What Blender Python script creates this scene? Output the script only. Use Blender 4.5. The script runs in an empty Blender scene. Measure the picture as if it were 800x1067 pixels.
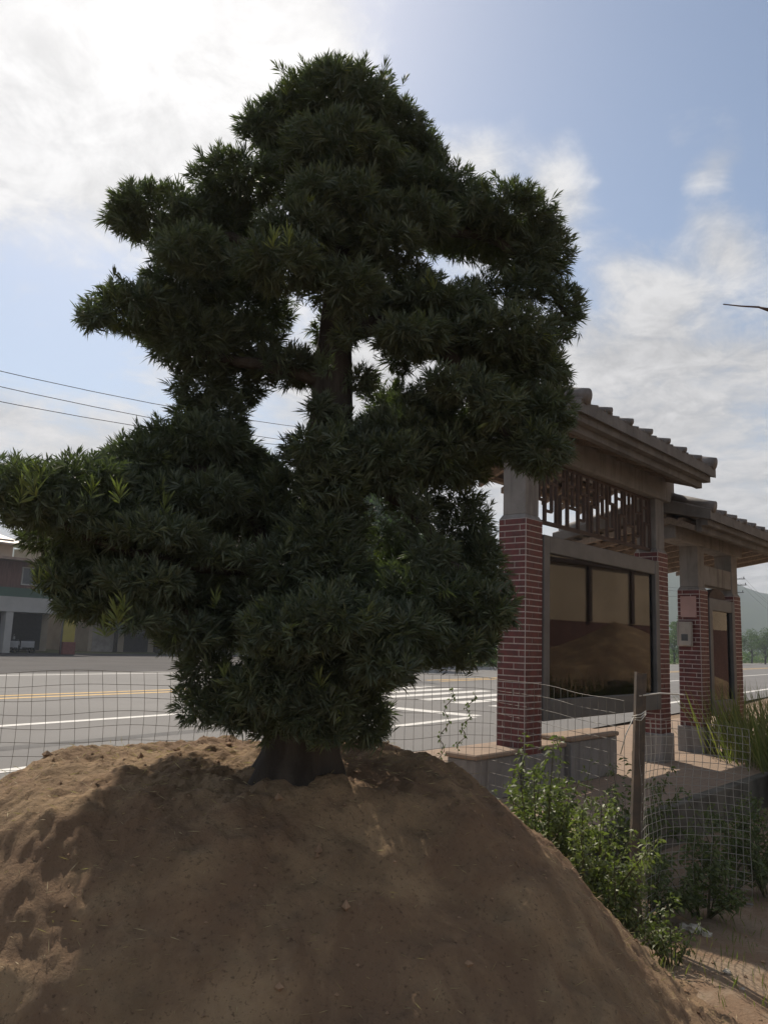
import bpy, math, random
import numpy as np
from mathutils import Vector, Matrix, noise
random.seed(7); rng = np.random.default_rng(11)
S = bpy.context.scene; C = S.collection
R = math.radians
# ---------------------------------------------------------------- camera
F, RHO, CX, CY, PITCH, EYE = 830.0, 0.036, 400.0, 533.5, math.atan(132.5/830), 1.6
RT = Vector((1, 0, 0)); UPV = Vector((0, -math.sin(PITCH), math.cos(PITCH))); FW = Vector((0, math.cos(PITCH), math.sin(PITCH)))
cam_d = bpy.data.cameras.new('camera'); cam = bpy.data.objects.new('camera', cam_d); C.objects.link(cam)
xr = RT*math.cos(RHO) + UPV*math.sin(RHO); yu = UPV*math.cos(RHO) - RT*math.sin(RHO)
cam.matrix_world = Matrix(((xr.x, yu.x, -FW.x, 0), (xr.y, yu.y, -FW.y, 0), (xr.z, yu.z, -FW.z, EYE), (0, 0, 0, 1)))
cam_d.sensor_fit = 'VERTICAL'; cam_d.sensor_height = 36; cam_d.lens = 36*F/1067; cam_d.clip_end = 6000; cam_d.clip_start = 0.05
S.camera = cam
# ---------------------------------------------------------------- sky, sun, exposure
SUN_EL, SUN_AZ = R(46), R(-21)            # azimuth from +Y, towards +X
SUNV = Vector((math.sin(SUN_AZ)*math.cos(SUN_EL), math.cos(SUN_AZ)*math.cos(SUN_EL), math.sin(SUN_EL)))
EXPOSURE = 0.56
SKY_STRENGTH = 0.1
sun_d = bpy.data.lights.new('sun', 'SUN'); sun_d.energy = 3.6; sun_d.angle = R(0.5); sun_d.color = (1.0, 0.90, 0.77)
sun = bpy.data.objects.new('sun', sun_d); C.objects.link(sun)
sun.rotation_euler = (-SUNV).to_track_quat('-Z', 'Y').to_euler()
S.view_settings.view_transform = 'Standard'; S.view_settings.look = 'None'; S.view_settings.gamma = 1
S.view_settings.exposure = EXPOSURE; S.view_settings.use_curve_mapping = False

def ray(x, y):                             # direction of a picture point, world space
    r, u = (x-CX)/F, (CY-y)/F
    return RT*(r*math.cos(RHO)-u*math.sin(RHO)) + UPV*(r*math.sin(RHO)+u*math.cos(RHO)) + FW
def at(x, y, z):                           # the world point there at ground distance z
    v = ray(x, y); v = v*(z/v.y); v.z += EYE; return v
def on_ground(x, y, h=0):
    v = ray(x, y); v = v*((h-EYE)/v.z); v.z += EYE; return v

class NT:
    def __init__(s, tree): s.t = tree; tree.nodes.clear()
    def n(s, typ, **kw):
        nd = s.t.nodes.new(typ)
        for k, v in kw.items():
            if k.startswith('i_'):
                key = k[2:]; nd.inputs[int(key) if key.isdigit() else key.replace('_', ' ')].default_value = v
            else: setattr(nd, k, v)
        return nd
    def l(s, a, b): s.t.links.new(a, b)
    def math(s, op, a, b=None, c=None, clamp=False):
        nd = s.t.nodes.new('ShaderNodeMath'); nd.operation = op; nd.use_clamp = clamp
        for i, v in enumerate((a, b, c)):
            if v is None: continue
            if isinstance(v, (int, float)): nd.inputs[i].default_value = v
            else: s.l(v, nd.inputs[i])
        return nd.outputs[0]
    def mix(s, f, a, b, blend='MIX'):
        nd = s.t.nodes.new('ShaderNodeMix'); nd.data_type = 'RGBA'; nd.blend_type = blend
        for i, v in ((0, f), (6, a), (7, b)):
            if isinstance(v, (int, float)): nd.inputs[i].default_value = v
            elif isinstance(v, tuple): nd.inputs[i].default_value = (*v[:3], 1)
            else: s.l(v, nd.inputs[i])
        return nd.outputs[2]
    def ramp(s, fac, lo, hi, a=0.0, b=1.0, smooth=True):
        nd = s.n('ShaderNodeMapRange'); nd.interpolation_type = 'SMOOTHSTEP' if smooth else 'LINEAR'
        s.l(fac, nd.inputs[0])
        for i, v in enumerate((lo, hi, a, b)): nd.inputs[i+1].default_value = v
        return nd.outputs[0]

world = bpy.data.worlds.new('World'); S.world = world; world.use_nodes = True
def build_world():
    T = NT(world.node_tree)
    out = T.n('ShaderNodeOutputWorld'); bg = T.n('ShaderNodeBackground', i_Strength=SKY_STRENGTH)
    sky = T.n('ShaderNodeTexSky', sky_type='NISHITA', sun_disc=False, sun_elevation=SUN_EL, sun_rotation=SUN_AZ,
              altitude=100, air_density=1.0, dust_density=.9, ozone_density=1.6)
    geo = T.n('ShaderNodeTexCoord')
    nrm = T.n('ShaderNodeVectorMath', operation='NORMALIZE'); T.l(geo.outputs['Generated'], nrm.inputs[0])
    sep = T.n('ShaderNodeSeparateXYZ'); T.l(nrm.outputs[0], sep.inputs[0])
    zz = T.math('ADD', T.math('MAXIMUM', sep.outputs[2], 0.0), 0.16)
    px, py = T.math('DIVIDE', sep.outputs[0], zz), T.math('DIVIDE', sep.outputs[1], zz)
    cmb = T.n('ShaderNodeCombineXYZ'); T.l(px, cmb.inputs[0]); T.l(py, cmb.inputs[1])
    def noi(scale, det, rough, w, dist=0.0, vec=cmb):
        nd = T.n('ShaderNodeTexNoise', noise_dimensions='4D', i_Scale=scale, i_Detail=det, i_Roughness=rough, i_W=w, i_Distortion=dist)
        T.l(vec.outputs[0], nd.inputs['Vector']); return nd.outputs[0]
    def lobe(x, y, inner, outer, amt):
        v = ray(x, y).normalized()
        dt = T.n('ShaderNodeVectorMath', operation='DOT_PRODUCT'); T.l(nrm.outputs[0], dt.inputs[0]); dt.inputs[1].default_value = v
        return T.ramp(dt.outputs['Value'], math.cos(R(outer)), math.cos(R(inner)), 0, amt)
    big, fine, wisp = noi(1.7, 5, .55, 2.3, .3), noi(7.0, 8, .66, 7.1, .6), noi(3.2, 9, .66, 4.2, 1.4)
    cov = T.math('ADD', T.math('MULTIPLY', big, .55), T.math('ADD', T.math('MULTIPLY', fine, .28), T.math('MULTIPLY', wisp, .35)))
    cov = T.math('ADD', T.math('MULTIPLY', cov, 1.75), -.44)
    for b in LOBES: cov = T.math('ADD', cov, lobe(*b))
    low = T.ramp(sep.outputs[2], .30, .04, 0, .16); cov = T.math('ADD', cov, low)
    cl = T.math('MULTIPLY', T.ramp(cov, .44, .84), .93)
    dsun = T.n('ShaderNodeVectorMath', operation='DOT_PRODUCT'); T.l(nrm.outputs[0], dsun.inputs[0]); dsun.inputs[1].default_value = SUNV
    mu = T.math('MAXIMUM', dsun.outputs['Value'], 0.0)
    glow = T.math('ADD', T.math('MULTIPLY', T.math('POWER', mu, 30.0), 1.2), T.math('MULTIPLY', T.math('POWER', mu, 6.0), 2.6))
    shade = T.math('ADD', T.math('MULTIPLY', T.ramp(T.math('ADD', T.math('MULTIPLY', fine, .6), T.math('MULTIPLY', wisp, .4)), .34, .64), 2.6), 2.75)
    cb = T.math('ADD', shade, glow)
    tint = T.mix(T.ramp(sep.outputs[2], .05, .55), (1.0, .95, .91), (1.0, .98, .96))
    cc = T.n('ShaderNodeVectorMath', operation='SCALE'); T.l(tint, cc.inputs[0]); T.l(cb, cc.inputs['Scale'])
    skyd = T.n('ShaderNodeVectorMath', operation='MULTIPLY'); T.l(sky.outputs[0], skyd.inputs[0]); skyd.inputs[1].default_value = SKYTINT
    T.l(T.mix(cl, skyd.outputs[0], cc.outputs[0]), bg.inputs[0]); T.l(bg.outputs[0], out.inputs[0])
SKYTINT = (.78, .78, .76)
LOBES = [(90, 60, 5, 22, .26), (270, 0, 2, 12, .14), (60, 190, 3, 9, .14), (640, 330, 3, 13, .14), (760, 420, 4, 16, .18), (530, 190, 1, 7, .40), (440, 180, 1, 6, .2), (700, 260, 1, 6, .2), (60, 440, 2, 8, .10),
         (640, 50, 6, 19, -.50), (780, 200, 2, 11, -.25), (60, 320, 2, 8, -.30), (420, 440, 3, 12, .2), (735, 130, .1, 4.5, .58), (780, 215, .1, 5, .35), (600, 210, 1, 4, .15)]
build_world()
S.cycles.volume_bounces = 0; S.cycles.max_bounces = 6; S.cycles.transparent_max_bounces = 12
S.cycles.diffuse_bounces = 3; S.cycles.glossy_bounces = 2; S.cycles.transmission_bounces = 4
S.cycles.use_denoising = True

# ---------------------------------------------------------------- materials
def mat(name, base, rough=.8, spec=.4, metal=0, var=.25, scale=6.0, bump=.0, bscale=40, base2=None, coord='Object', extra=None, stretch=None):
    m = bpy.data.materials.new(name); m.use_nodes = True; T = NT(m.node_tree)
    o = T.n('ShaderNodeOutputMaterial'); p = T.n('ShaderNodeBsdfPrincipled', i_Roughness=rough, i_Metallic=metal)
    p.inputs['Specular IOR Level'].default_value = spec
    tc = T.n('ShaderNodeTexCoord'); src = tc.outputs[coord]
    if stretch:
        mp = T.n('ShaderNodeMapping'); mp.inputs['Scale'].default_value = stretch; T.l(src, mp.inputs[0]); src = mp.outputs[0]
    def noi(sc, det=6, rg=.6, dist=0):
        nd = T.n('ShaderNodeTexNoise', i_Scale=sc, i_Detail=det, i_Roughness=rg, i_Distortion=dist); T.l(src, nd.inputs['Vector']); return nd.outputs[0]
    n1 = noi(scale); b2 = base2 or tuple(c*(1-var) for c in base); b1 = base if base2 else tuple(min(1, c*(1+var)) for c in base)
    col = T.mix(T.ramp(n1, .32, .68), b2, b1)
    if extra: col = extra(T, src, noi, col)
    T.l(col, p.inputs['Base Color'])
    if bump:
        bn = T.n('ShaderNodeBump', i_Strength=bump, i_Distance=.02); T.l(noi(bscale, 8, .7), bn.inputs['Height']); T.l(bn.outputs[0], p.inputs['Normal'])
    T.l(p.outputs[0], o.inputs[0]); return m

def leaf_mat(name, dark, light, trans=.3, rough=.45):
    m = bpy.data.materials.new(name); m.use_nodes = True; T = NT(m.node_tree)
    o = T.n('ShaderNodeOutputMaterial'); p = T.n('ShaderNodeBsdfPrincipled', i_Roughness=rough); p.inputs['Specular IOR Level'].default_value = .35
    at_ = T.n('ShaderNodeAttribute', attribute_name='tint'); col = T.mix(at_.outputs['Fac'], dark, light); T.l(col, p.inputs['Base Color'])
    tr = T.n('ShaderNodeBsdfTranslucent'); bright = T.mix(1.0, col, (1.5, 1.9, .7), 'MULTIPLY'); T.l(bright, tr.inputs[0])
    ms = T.n('ShaderNodeMixShader', i_Fac=trans); T.l(p.outputs[0], ms.inputs[1]); T.l(tr.outputs[0], ms.inputs[2]); T.l(ms.outputs[0], o.inputs[0]); return m

def soil_extra(T, src, noi, col):
    c = T.mix(T.ramp(noi(1.7, 6, .65, .8), .40, .60, 0, .85), col, (.21, .135, .085))
    c = T.mix(T.ramp(noi(22, 6, .7), .60, .78, 0, .55), c, (.36, .27, .18))
    return T.mix(T.ramp(noi(60, 3, .7), .56, .70, 0, .6), c, (.07, .045, .03))
M = {}
M['soil'] = mat('mound_soil', (.38, .265, .155), .95, .15, base2=(.22, .152, .092), scale=3.2, bump=.9, bscale=45, extra=soil_extra)
M['dirt'] = mat('dry_dirt', (.32, .245, .175), .95, .15, base2=(.20, .15, .105), scale=.9, bump=.8, bscale=25, extra=soil_extra)
M['clod'] = mat('soil_clod', (.33, .22, .14), .95, .15, scale=14, bump=.6)
M['stone'] = mat('pebble', (.42, .38, .32), .9, .2, scale=9, bump=.4)
def asph(T, src, noi, col):
    c = T.mix(T.ramp(noi(240, 2, .6), .5, .75, 0, .5), col, (.22, .21, .195))
    return T.mix(T.ramp(noi(.25, 5, .6), .45, .62, 0, .4), c, (.085, .08, .076))
M['asphalt'] = mat('asphalt', (.15, .142, .134), .8, .35, var=.12, scale=.5, bump=.3, bscale=160, extra=asph)
M['asphalt_dark'] = mat('asphalt_dark', (.055, .05, .048), .88, .25, var=.2, scale=.4, bump=.3, bscale=120)  # asphalt darkened in colour to stand in for shade beyond the road
def wornpaint(c0):
    def f(T, src, noi, col): return T.mix(T.ramp(noi(9, 7, .75), .55, .72, 0, .55), col, c0)
    return f
M['patch'] = mat('road_repair_asphalt', (.10, .096, .092), .85, .3, var=.15, scale=2, bump=.3, bscale=120)
M['white_paint'] = mat('white_road_paint', (.62, .60, .56), .7, .3, var=.06, extra=wornpaint((.2, .19, .18)))
M['yellow_paint'] = mat('yellow_road_paint', (.58, .36, .10), .7, .3, var=.06, extra=wornpaint((.2, .15, .09)))
def stain(T, src, noi, col):
    mp = T.n('ShaderNodeMapping'); mp.inputs['Scale'].default_value = (9, 9, .8); T.l(src, mp.inputs[0])
    nd = T.n('ShaderNodeTexNoise', i_Scale=1.0, i_Detail=6, i_Roughness=.6); T.l(mp.outputs[0], nd.inputs['Vector'])
    c = T.mix(T.ramp(nd.outputs[0], .5, .68, 0, .55), col, (.11, .10, .09))
    return T.mix(T.ramp(noi(2.2, 6, .7, 1.0), .5, .75, 0, .6), c, (.14, .125, .11))
M['tile'] = mat('brick_tile', (.15, .036, .032), .55, .4, base2=(.085, .026, .024), scale=11, bump=.2, extra=lambda T, s, noi, c: T.mix(T.ramp(noi(2.5, 7, .7, .6), .5, .7, 0, .35), c, (.22, .13, .11)))
M['mortar'] = mat('mortar', (.52, .47, .44), .9, .2, var=.12, scale=30)
M['concrete'] = mat('grey_washed_concrete', (.235, .22, .205), .85, .25, var=.12, scale=3, bump=.35, bscale=90, extra=stain)
M['concrete_light'] = mat('pale_concrete', (.42, .385, .34), .88, .25, var=.12, scale=3, bump=.35, bscale=90, extra=stain)
M['roofslab'] = mat('weathered_roof_concrete', (.165, .155, .145), .9, .2, var=.2, scale=3, bump=.4, bscale=60, extra=stain)
M['rooftile'] = mat('roof_tile', (.17, .155, .145), .7, .35, var=.22, scale=5, bump=.3, bscale=40)
M['soffit'] = mat('timber_soffit', (.25, .205, .165), .75, .3, var=.2, scale=4, stretch=(1, 9, 9))
M['darkwood'] = mat('dark_brown_timber', (.075, .05, .04), .7, .3, var=.2, scale=5)
M['frame'] = mat('dark_painted_steel', (.12, .115, .11), .5, .4, var=.15, scale=4)
M['paver'] = mat('clay_pavers', (.33, .235, .165), .88, .25, base2=(.25, .185, .135), scale=2.0)
M['bark'] = mat('grey_brown_bark', (.065, .055, .045), .92, .15, var=.4, scale=9, bump=1.0, bscale=24, stretch=(1, 1, .22))
M['wire'] = mat('galvanised_wire', (.17, .16, .14), .55, .4, metal=.3, var=.2, scale=20)
M['wire_bright'] = mat('bright_zinc_wire', (.36, .34, .30), .5, .45, metal=.2, var=.1, scale=20)
M['field'] = mat('rough_green_field', (.10, .115, .045), .95, .15, base2=(.16, .15, .07), scale=.15)
M['rust_steel'] = mat('rusty_steel_angle', (.17, .125, .09), .75, .3, metal=.2, base2=(.10, .085, .07), scale=9, bump=.3)
M['plastic_rope'] = mat('pale_plastic_tie', (.6, .57, .5), .6, .4, var=.1)
M['needle'] = leaf_mat('podocarpus_leaf', (.088, .104, .072), (.19, .22, .07), .2, .6)
M['weed'] = leaf_mat('weed_leaf', (.075, .095, .04), (.19, .21, .085), .28, .5)
M['farleaf'] = leaf_mat('tree_leaf', (.035, .065, .02), (.10, .15, .035), .3, .6)
M['grass'] = leaf_mat('grass_blade', (.10, .13, .04), (.30, .26, .12), .3, .6)
M['straw'] = leaf_mat('dry_straw', (.28, .21, .12), (.45, .36, .22), .2, .7)
M['stem'] = mat('green_brown_stem', (.10, .095, .05), .8, .2, scale=12)
M['hill'] = mat('forested_hill', (.05, .075, .03), .95, .1, base2=(.03, .05, .022), scale=.02, bump=1.0, bscale=.1)
M['wall_beige'] = mat('beige_render', (.36, .30, .23), .85, .2, var=.1, scale=1, bump=.1)
M['wall_lit'] = mat('ochre_render', (.46, .36, .25), .85, .2, var=.15, scale=.7)  # ochre wall colour with slight random mottling
M['wall_white'] = mat('white_render', (.40, .385, .36), .85, .2, var=.08, scale=1)
M['wall_brown'] = mat('brown_cladding', (.14, .075, .06), .8, .25, var=.25, scale=2, stretch=(6, 6, .6))
M['wall_green'] = mat('green_fascia', (.07, .12, .09), .7, .3, var=.1, scale=1)
M['dark_in'] = mat('dark_interior', (.03, .028, .026), .9, .2)  # near-black colour standing in for the shade of an open interior
M['glassdark'] = mat('dark_window_glass', (.05, .055, .06), .15, .5, var=.1)
M['metal_sheet'] = mat('corrugated_metal_sheet', (.30, .27, .25), .55, .4, metal=.3, var=.2, scale=2)
M['roof_red'] = mat('old_roof_sheet', (.30, .22, .17), .7, .3, var=.2, scale=2)
M['yellow'] = mat('yellow_banner', (.33, .27, .05), .6, .3, var=.08, scale=2)
M['red'] = mat('faded_red_board', (.17, .06, .05), .7, .3, var=.15)
M['rubber'] = mat('black_rubber', (.02, .02, .02), .8, .2)
M['paint_grey'] = mat('grey_scooter_paint', (.35, .35, .36), .4, .5, var=.05)
M['seat'] = mat('black_vinyl', (.025, .025, .025), .5, .4)
M['paper'] = mat('faded_paper', (.66, .60, .46), .85, .2, var=.12, scale=2.5)  # pale tone of the glass reflection, put into the panel colour
M['pinkpaper'] = mat('pink_notice', (.46, .30, .27), .8, .2, var=.08, scale=4)
M['old_concrete'] = mat('old_stained_concrete', (.13, .12, .10), .92, .15, var=.3, scale=3, bump=.5, bscale=40)
M['cork'] = mat('brown_backing_board', (.24, .145, .09), .85, .2, var=.25, scale=1.8)  # brown of the mirrored ground put into the board colour
M['map'] = mat('ochre_printed_sheet', (.42, .30, .16), .8, .2, base2=(.3, .22, .13), scale=1.6)  # ochre tone of the glass reflection, put into the sheet colour
M['twig'] = mat('bare_twig', (.12, .08, .065), .9, .15, scale=20)
M['cable'] = mat('black_cable', (.02, .02, .02), .6, .3)
def glass():
    m = bpy.data.materials.new('display_glass'); m.use_nodes = True; T = NT(m.node_tree)
    o = T.n('ShaderNodeOutputMaterial'); g = T.n('ShaderNodeBsdfGlossy', i_Roughness=.02); tr = T.n('ShaderNodeBsdfTransparent'); tr.inputs[0].default_value = (.94, .95, .94, 1)
    fr = T.n('ShaderNodeFresnel', i_IOR=1.55); f2 = T.math('MULTIPLY', fr.outputs[0], 1.05, clamp=True)
    ms = T.n('ShaderNodeMixShader'); T.l(f2, ms.inputs[0]); T.l(tr.outputs[0], ms.inputs[1]); T.l(g.outputs[0], ms.inputs[2]); T.l(ms.outputs[0], o.inputs[0]); return m
M['glass'] = glass()
def paver_fix():
    m = M['paver']; T = m.node_tree; p = [n for n in T.nodes if n.type == 'BSDF_PRINCIPLED'][0]
    old = p.inputs['Base Color'].links[0].from_socket
    br = T.nodes.new('ShaderNodeTexBrick'); tc = T.nodes.new('ShaderNodeTexCoord'); T.links.new(tc.outputs['Object'], br.inputs['Vector'])
    br.inputs['Scale'].default_value = 1; br.inputs['Brick Width'].default_value = .2; br.inputs['Row Height'].default_value = .1; br.inputs['Mortar Size'].default_value = .004
    br.inputs['Mortar'].default_value = (.22, .16, .12, 1); T.links.new(old, br.inputs['Color1'])
    br.inputs['Color2'].default_value = (.29, .215, .16, 1); T.links.new(br.outputs[0], p.inputs['Base Color'])
paver_fix()

# ---------------------------------------------------------------- helpers
def link(name, me, parent=None):
    o = bpy.data.objects.new(name, me); C.objects.link(o)
    if parent: o.parent = parent
    return o
def tag(o, label=None, cat=None, group=None, kind=None):
    for k, v in (('label', label), ('category', cat), ('group', group), ('kind', kind)):
        if v: o[k] = v
    return o
def empty(name, loc=(0, 0, 0), rz=0, **kw):
    o = bpy.data.objects.new(name, None); C.objects.link(o); o.location = loc; o.rotation_euler = (0, 0, rz); o.empty_display_size = .1
    return tag(o, **kw)
class MB:
    """collects shapes, then links them as one mesh object"""
    def __init__(s): s.v = []; s.f = []; s.m = []; s.sm = []; s.mi = 0
    def add(s, vs, fs, smooth=False):
        b = len(s.v); s.v += [tuple(v) for v in vs]; s.f += [tuple(b+i for i in f) for f in fs]; s.m += [s.mi]*len(fs); s.sm += [smooth]*len(fs); return s
    def box(s, x0, x1, y0, y1, z0, z1, bev=0.0):
        if bev:
            b = bev; xs, ys, zs = (x0, x1), (y0, y1), (z0, z1); vs = []; idx = {}
            for i in (0, 1):
                for j in (0, 1):
                    for k in (0, 1):
                        sx, sy, sz = (1 if i == 0 else -1)*b, (1 if j == 0 else -1)*b, (1 if k == 0 else -1)*b
                        for a in range(3):
                            idx[i, j, k, a] = len(vs)
                            vs.append((xs[i]+(0 if a == 0 else sx), ys[j]+(0 if a == 1 else sy), zs[k]+(0 if a == 2 else sz)))
            fs = []
            for a in range(3):
                for e in (0, 1):
                    q = []
                    for (p, r) in ((0, 0), (1, 0), (1, 1), (0, 1)):
                        c = [0, 0, 0]; c[a] = e; c[(a+1) % 3] = p; c[(a+2) % 3] = r; q.append(idx[c[0], c[1], c[2], a])
                    fs.append(q if e else q[::-1])
            for a in range(3):
                b1, b2 = (a+1) % 3, (a+2) % 3
                for p in (0, 1):
                    for r in (0, 1):
                        q = []
                        for e, ax in ((0, b1), (1, b1), (1, b2), (0, b2)):
                            c = [0, 0, 0]; c[a] = e; c[b1] = p; c[b2] = r; q.append(idx[c[0], c[1], c[2], ax])
                        fs.append(q if (p == r) else q[::-1])
            for i in (0, 1):
                for j in (0, 1):
                    for k in (0, 1):
                        q = [idx[i, j, k, a] for a in range(3)]; fs.append(q[::-1] if (i+j+k) % 2 == 0 else q)
            return s.add(vs, fs)
        vs = [(x, y, z) for x in (x0, x1) for y in (y0, y1) for z in (z0, z1)]
        return s.add(vs, [(0, 1, 3, 2), (4, 6, 7, 5), (0, 4, 5, 1), (2, 3, 7, 6), (0, 2, 6, 4), (1, 5, 7, 3)])
    def tube(s, pts, rad, n=8, cap=True, smooth=True):
        pts = [Vector(p) for p in pts]; k = len(pts); rads = rad if isinstance(rad, (list, tuple)) else [rad]*k
        vs = []; ref = None
        for i, p in enumerate(pts):
            t = (pts[min(i+1, k-1)]-pts[max(i-1, 0)]).normalized()
            if ref is None: ref = Vector((0, 0, 1)) if abs(t.z) < .9 else Vector((1, 0, 0))
            a = ref.cross(t)
            if a.length < 1e-5: a = Vector((1, 0, 0)).cross(t)
            a.normalize(); b = t.cross(a); ref = b.cross(a)*-1 if False else ref
            for j in range(n):
                an = 2*math.pi*j/n; vs.append(p+(a*math.cos(an)+b*math.sin(an))*rads[i])
        fs = [(i*n+j, i*n+(j+1) % n, (i+1)*n+(j+1) % n, (i+1)*n+j) for i in range(k-1) for j in range(n)]
        if cap: fs += [tuple(range(n))[::-1], tuple((k-1)*n+j for j in range(n))]
        return s.add(vs, fs, smooth)
    def prism(s, poly, x0, x1):            # poly in (y,z), extruded along x
        n = len(poly); vs = [(x0, y, z) for y, z in poly]+[(x1, y, z) for y, z in poly]
        fs = [(i, (i+1) % n, n+(i+1) % n, n+i) for i in range(n)]+[tuple(range(n))[::-1], tuple(range(n, 2*n))]
        return s.add(vs, fs)
    def build(s, name, m, parent=None):
        me = bpy.data.meshes.new(name); me.from_pydata(s.v, [], s.f)
        ms = m if isinstance(m, (list, tuple)) else [m]
        for x in ms: me.materials.append(x)
        me.polygons.foreach_set('material_index', s.m); me.polygons.foreach_set('use_smooth', s.sm); me.update()
        bm_fix(me); return link(name, me, parent)
def bm_fix(me):
    import bmesh
    bm = bmesh.new(); bm.from_mesh(me); bmesh.ops.recalc_face_normals(bm, faces=bm.faces); bm.to_mesh(me); bm.free()
def quads_np(name, V, m, tint=None, parent=None, k=4):
    """V: (n, k, 3) polygons with their own vertices"""
    n = len(V); me = bpy.data.meshes.new(name); me.vertices.add(n*k); me.vertices.foreach_set('co', V.reshape(-1).astype(np.float32))
    me.loops.add(n*k); me.loops.foreach_set('vertex_index', np.arange(n*k, dtype=np.int32))
    me.polygons.add(n); me.polygons.foreach_set('loop_start', np.arange(0, n*k, k, dtype=np.int32)); me.polygons.foreach_set('loop_total', np.full(n, k, dtype=np.int32))
    me.materials.append(m); me.update(calc_edges=True)
    if tint is not None:
        a = me.attributes.new('tint', 'FLOAT', 'POINT'); a.data.foreach_set('value', np.repeat(tint, k).astype(np.float32))
    return link(name, me, parent)
def leaves(P, Dv, L, W, droop=.15):
    """rhombus leaves from base points P along Dv (unit), length L, width W"""
    n = len(P); rv = rng.normal(size=(n, 3)); side = np.cross(Dv, rv); side /= np.linalg.norm(side, axis=1, keepdims=True)+1e-9
    L = L[:, None]; W = W[:, None]; dn = np.array([0, 0, -1.])*L*droop
    a = P; b = P+Dv*L*.5+side*W*.5; c = P+Dv*L+dn; d = P+Dv*L*.5-side*W*.5
    return np.stack([a, b, c, d], 1)
def unit(a): return a/(np.linalg.norm(a, axis=-1, keepdims=True)+1e-9)
def copy_tree(o, parent=None):
    c = o.copy(); C.objects.link(c); c.parent = parent
    for ch in [x for x in S.objects if x.parent == o]: copy_tree(ch, c)
    return c

# ---------------------------------------------------------------- road frame (u along, s across)
A = R(36.3); RD = Vector((math.sin(A), math.cos(A), 0)); RL = Vector((-math.cos(A), math.sin(A), 0))
def rp(u, s, z=0): return RD*u + RL*s + Vector((0, 0, z))
def sheet(name, rects, z, m, parent=None):
    b = MB()
    for u0, u1, s0, s1 in rects: b.add([rp(u0, s0, z), rp(u1, s0, z), rp(u1, s1, z), rp(u0, s1, z)], [(0, 3, 2, 1)])
    return b.build(name, m, parent)

# ground: dirt by the camera, rising to the road, one sheet to the horizon
def ground_z(x, y):
    s = -math.cos(A)*x + math.sin(A)*y
    t = min(1, max(0, (s-3.4)/2.4)); t = t*t*(3-2*t); z = -.25+.22*t
    if s < 5.5 and abs(x) < 14 and abs(y) < 16:
        z += (noise.fractal(Vector((x*1.1, y*1.1, 0)), 1, 2, 4)*.035 + noise.noise(Vector((x*6, y*6, 3)))*.014)*(1-t)
    return z
def build_ground():
    us = sorted(set([-2500, -900, -300, -120, -60, -30]+list(np.round(np.arange(-14, 14.01, .14), 3))+[20, 30, 60, 120, 300, 900, 2500]))
    ys = sorted(set([-2500, -600, -100, -30]+list(np.round(np.arange(-4, 14.01, .14), 3))+[20, 30, 60, 120, 300, 900, 3000]))
    nx, ny = len(us), len(ys); vs = [(x, y, ground_z(x, y)) for y in ys for x in us]
    fs = [(j*nx+i, j*nx+i+1, (j+1)*nx+i+1, (j+1)*nx+i) for j in range(ny-1) for i in range(nx-1)]
    me = bpy.data.meshes.new('ground'); me.from_pydata(vs, [], fs); me.materials.append(M['dirt']); me.polygons.foreach_set('use_smooth', [True]*len(fs))
    tag(link('ground', me), kind='structure')
build_ground()
tag(sheet('road', [(-400, 700, 6.2, 26.6)], 0.0, M['asphalt']), kind='structure')
tag(sheet('forecourt', [(-200, 49, 26.6, 46.6)], -.006, M['asphalt_dark']), kind='structure')  # shade on the far side is put into this sheet's colour
tag(sheet('field', [(-400, 700, 46.7, 900), (49.1, 700, 26.7, 46.7)], -.012, M['field']), kind='structure')
w = .11
marks = [(-80, 15.5, 8.80-w, 8.80+w), (-80, 15.5, 12.70-w, 12.70+w), (15.6, 16.1, 8.9, 16.9), (18, 420, 7.5-w, 7.5+w), (28, 420, 12.6-w, 12.6+w), (-80, 400, 25.4-w, 25.4+w)]
for s in (9.9, 11.1, 12.15, 13.35, 14.5, 15.6, 16.8, 18.0, 19.2, 20.4): marks.append((18.6, 24.4, s-.24, s+.24))
tag(sheet('white_road_markings', marks, .004, M['white_paint']), kind='structure')
tag(sheet('yellow_road_markings', [(-80, 15.5, 17.45-w, 17.45+w), (-80, 15.5, 18.1-w, 18.1+w), (28, 400, 17.45-w, 17.45+w), (28, 400, 18.1-w, 18.1+w)], .004, M['yellow_paint']), kind='structure')

tag(sheet('road_patches', [(3.0, 6.6, 13.6, 15.4), (-2, 14.5, 10.2, 10.55), (-9, -4, 15.2, 16.6), (19, 30, 8.2, 8.6)], .002, M['patch']), kind='structure')
# far hills
def build_hills():
    vs = []; nx, ny = 160, 26
    for j in range(ny):
        for i in range(nx):
            a = R(-75+150*i/(nx-1)); d = 430+j*16; k = j/(ny-1)
            prof = 42+26*noise.noise(Vector((a*3.2+5, 0, 0)))+12*noise.noise(Vector((a*9+1, 0, 0)))
            prof += 26*math.exp(-((math.degrees(a)-20.5)/4.0)**2)+16*math.exp(-((math.degrees(a)-7)/5.)**2)-8*math.exp(-((math.degrees(a)-29)/5.)**2)
            h = 1.3*prof*math.sin(min(1, k*1.25)*math.pi/2)+2.2*noise.noise(Vector((math.sin(a)*d*.06, math.cos(a)*d*.06, 0)))*k*2
            vs.append((math.sin(a)*d, math.cos(a)*d, h-1.5))
    fs = [(j*nx+i, j*nx+i+1, (j+1)*nx+i+1, (j+1)*nx+i) for j in range(ny-1) for i in range(nx-1)]
    me = bpy.data.meshes.new('hills'); me.from_pydata(vs, [], fs); me.materials.append(M['hill']); me.polygons.foreach_set('use_smooth', [True]*len(fs))
    tag(link('hills', me), kind='structure')
build_hills()
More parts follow.
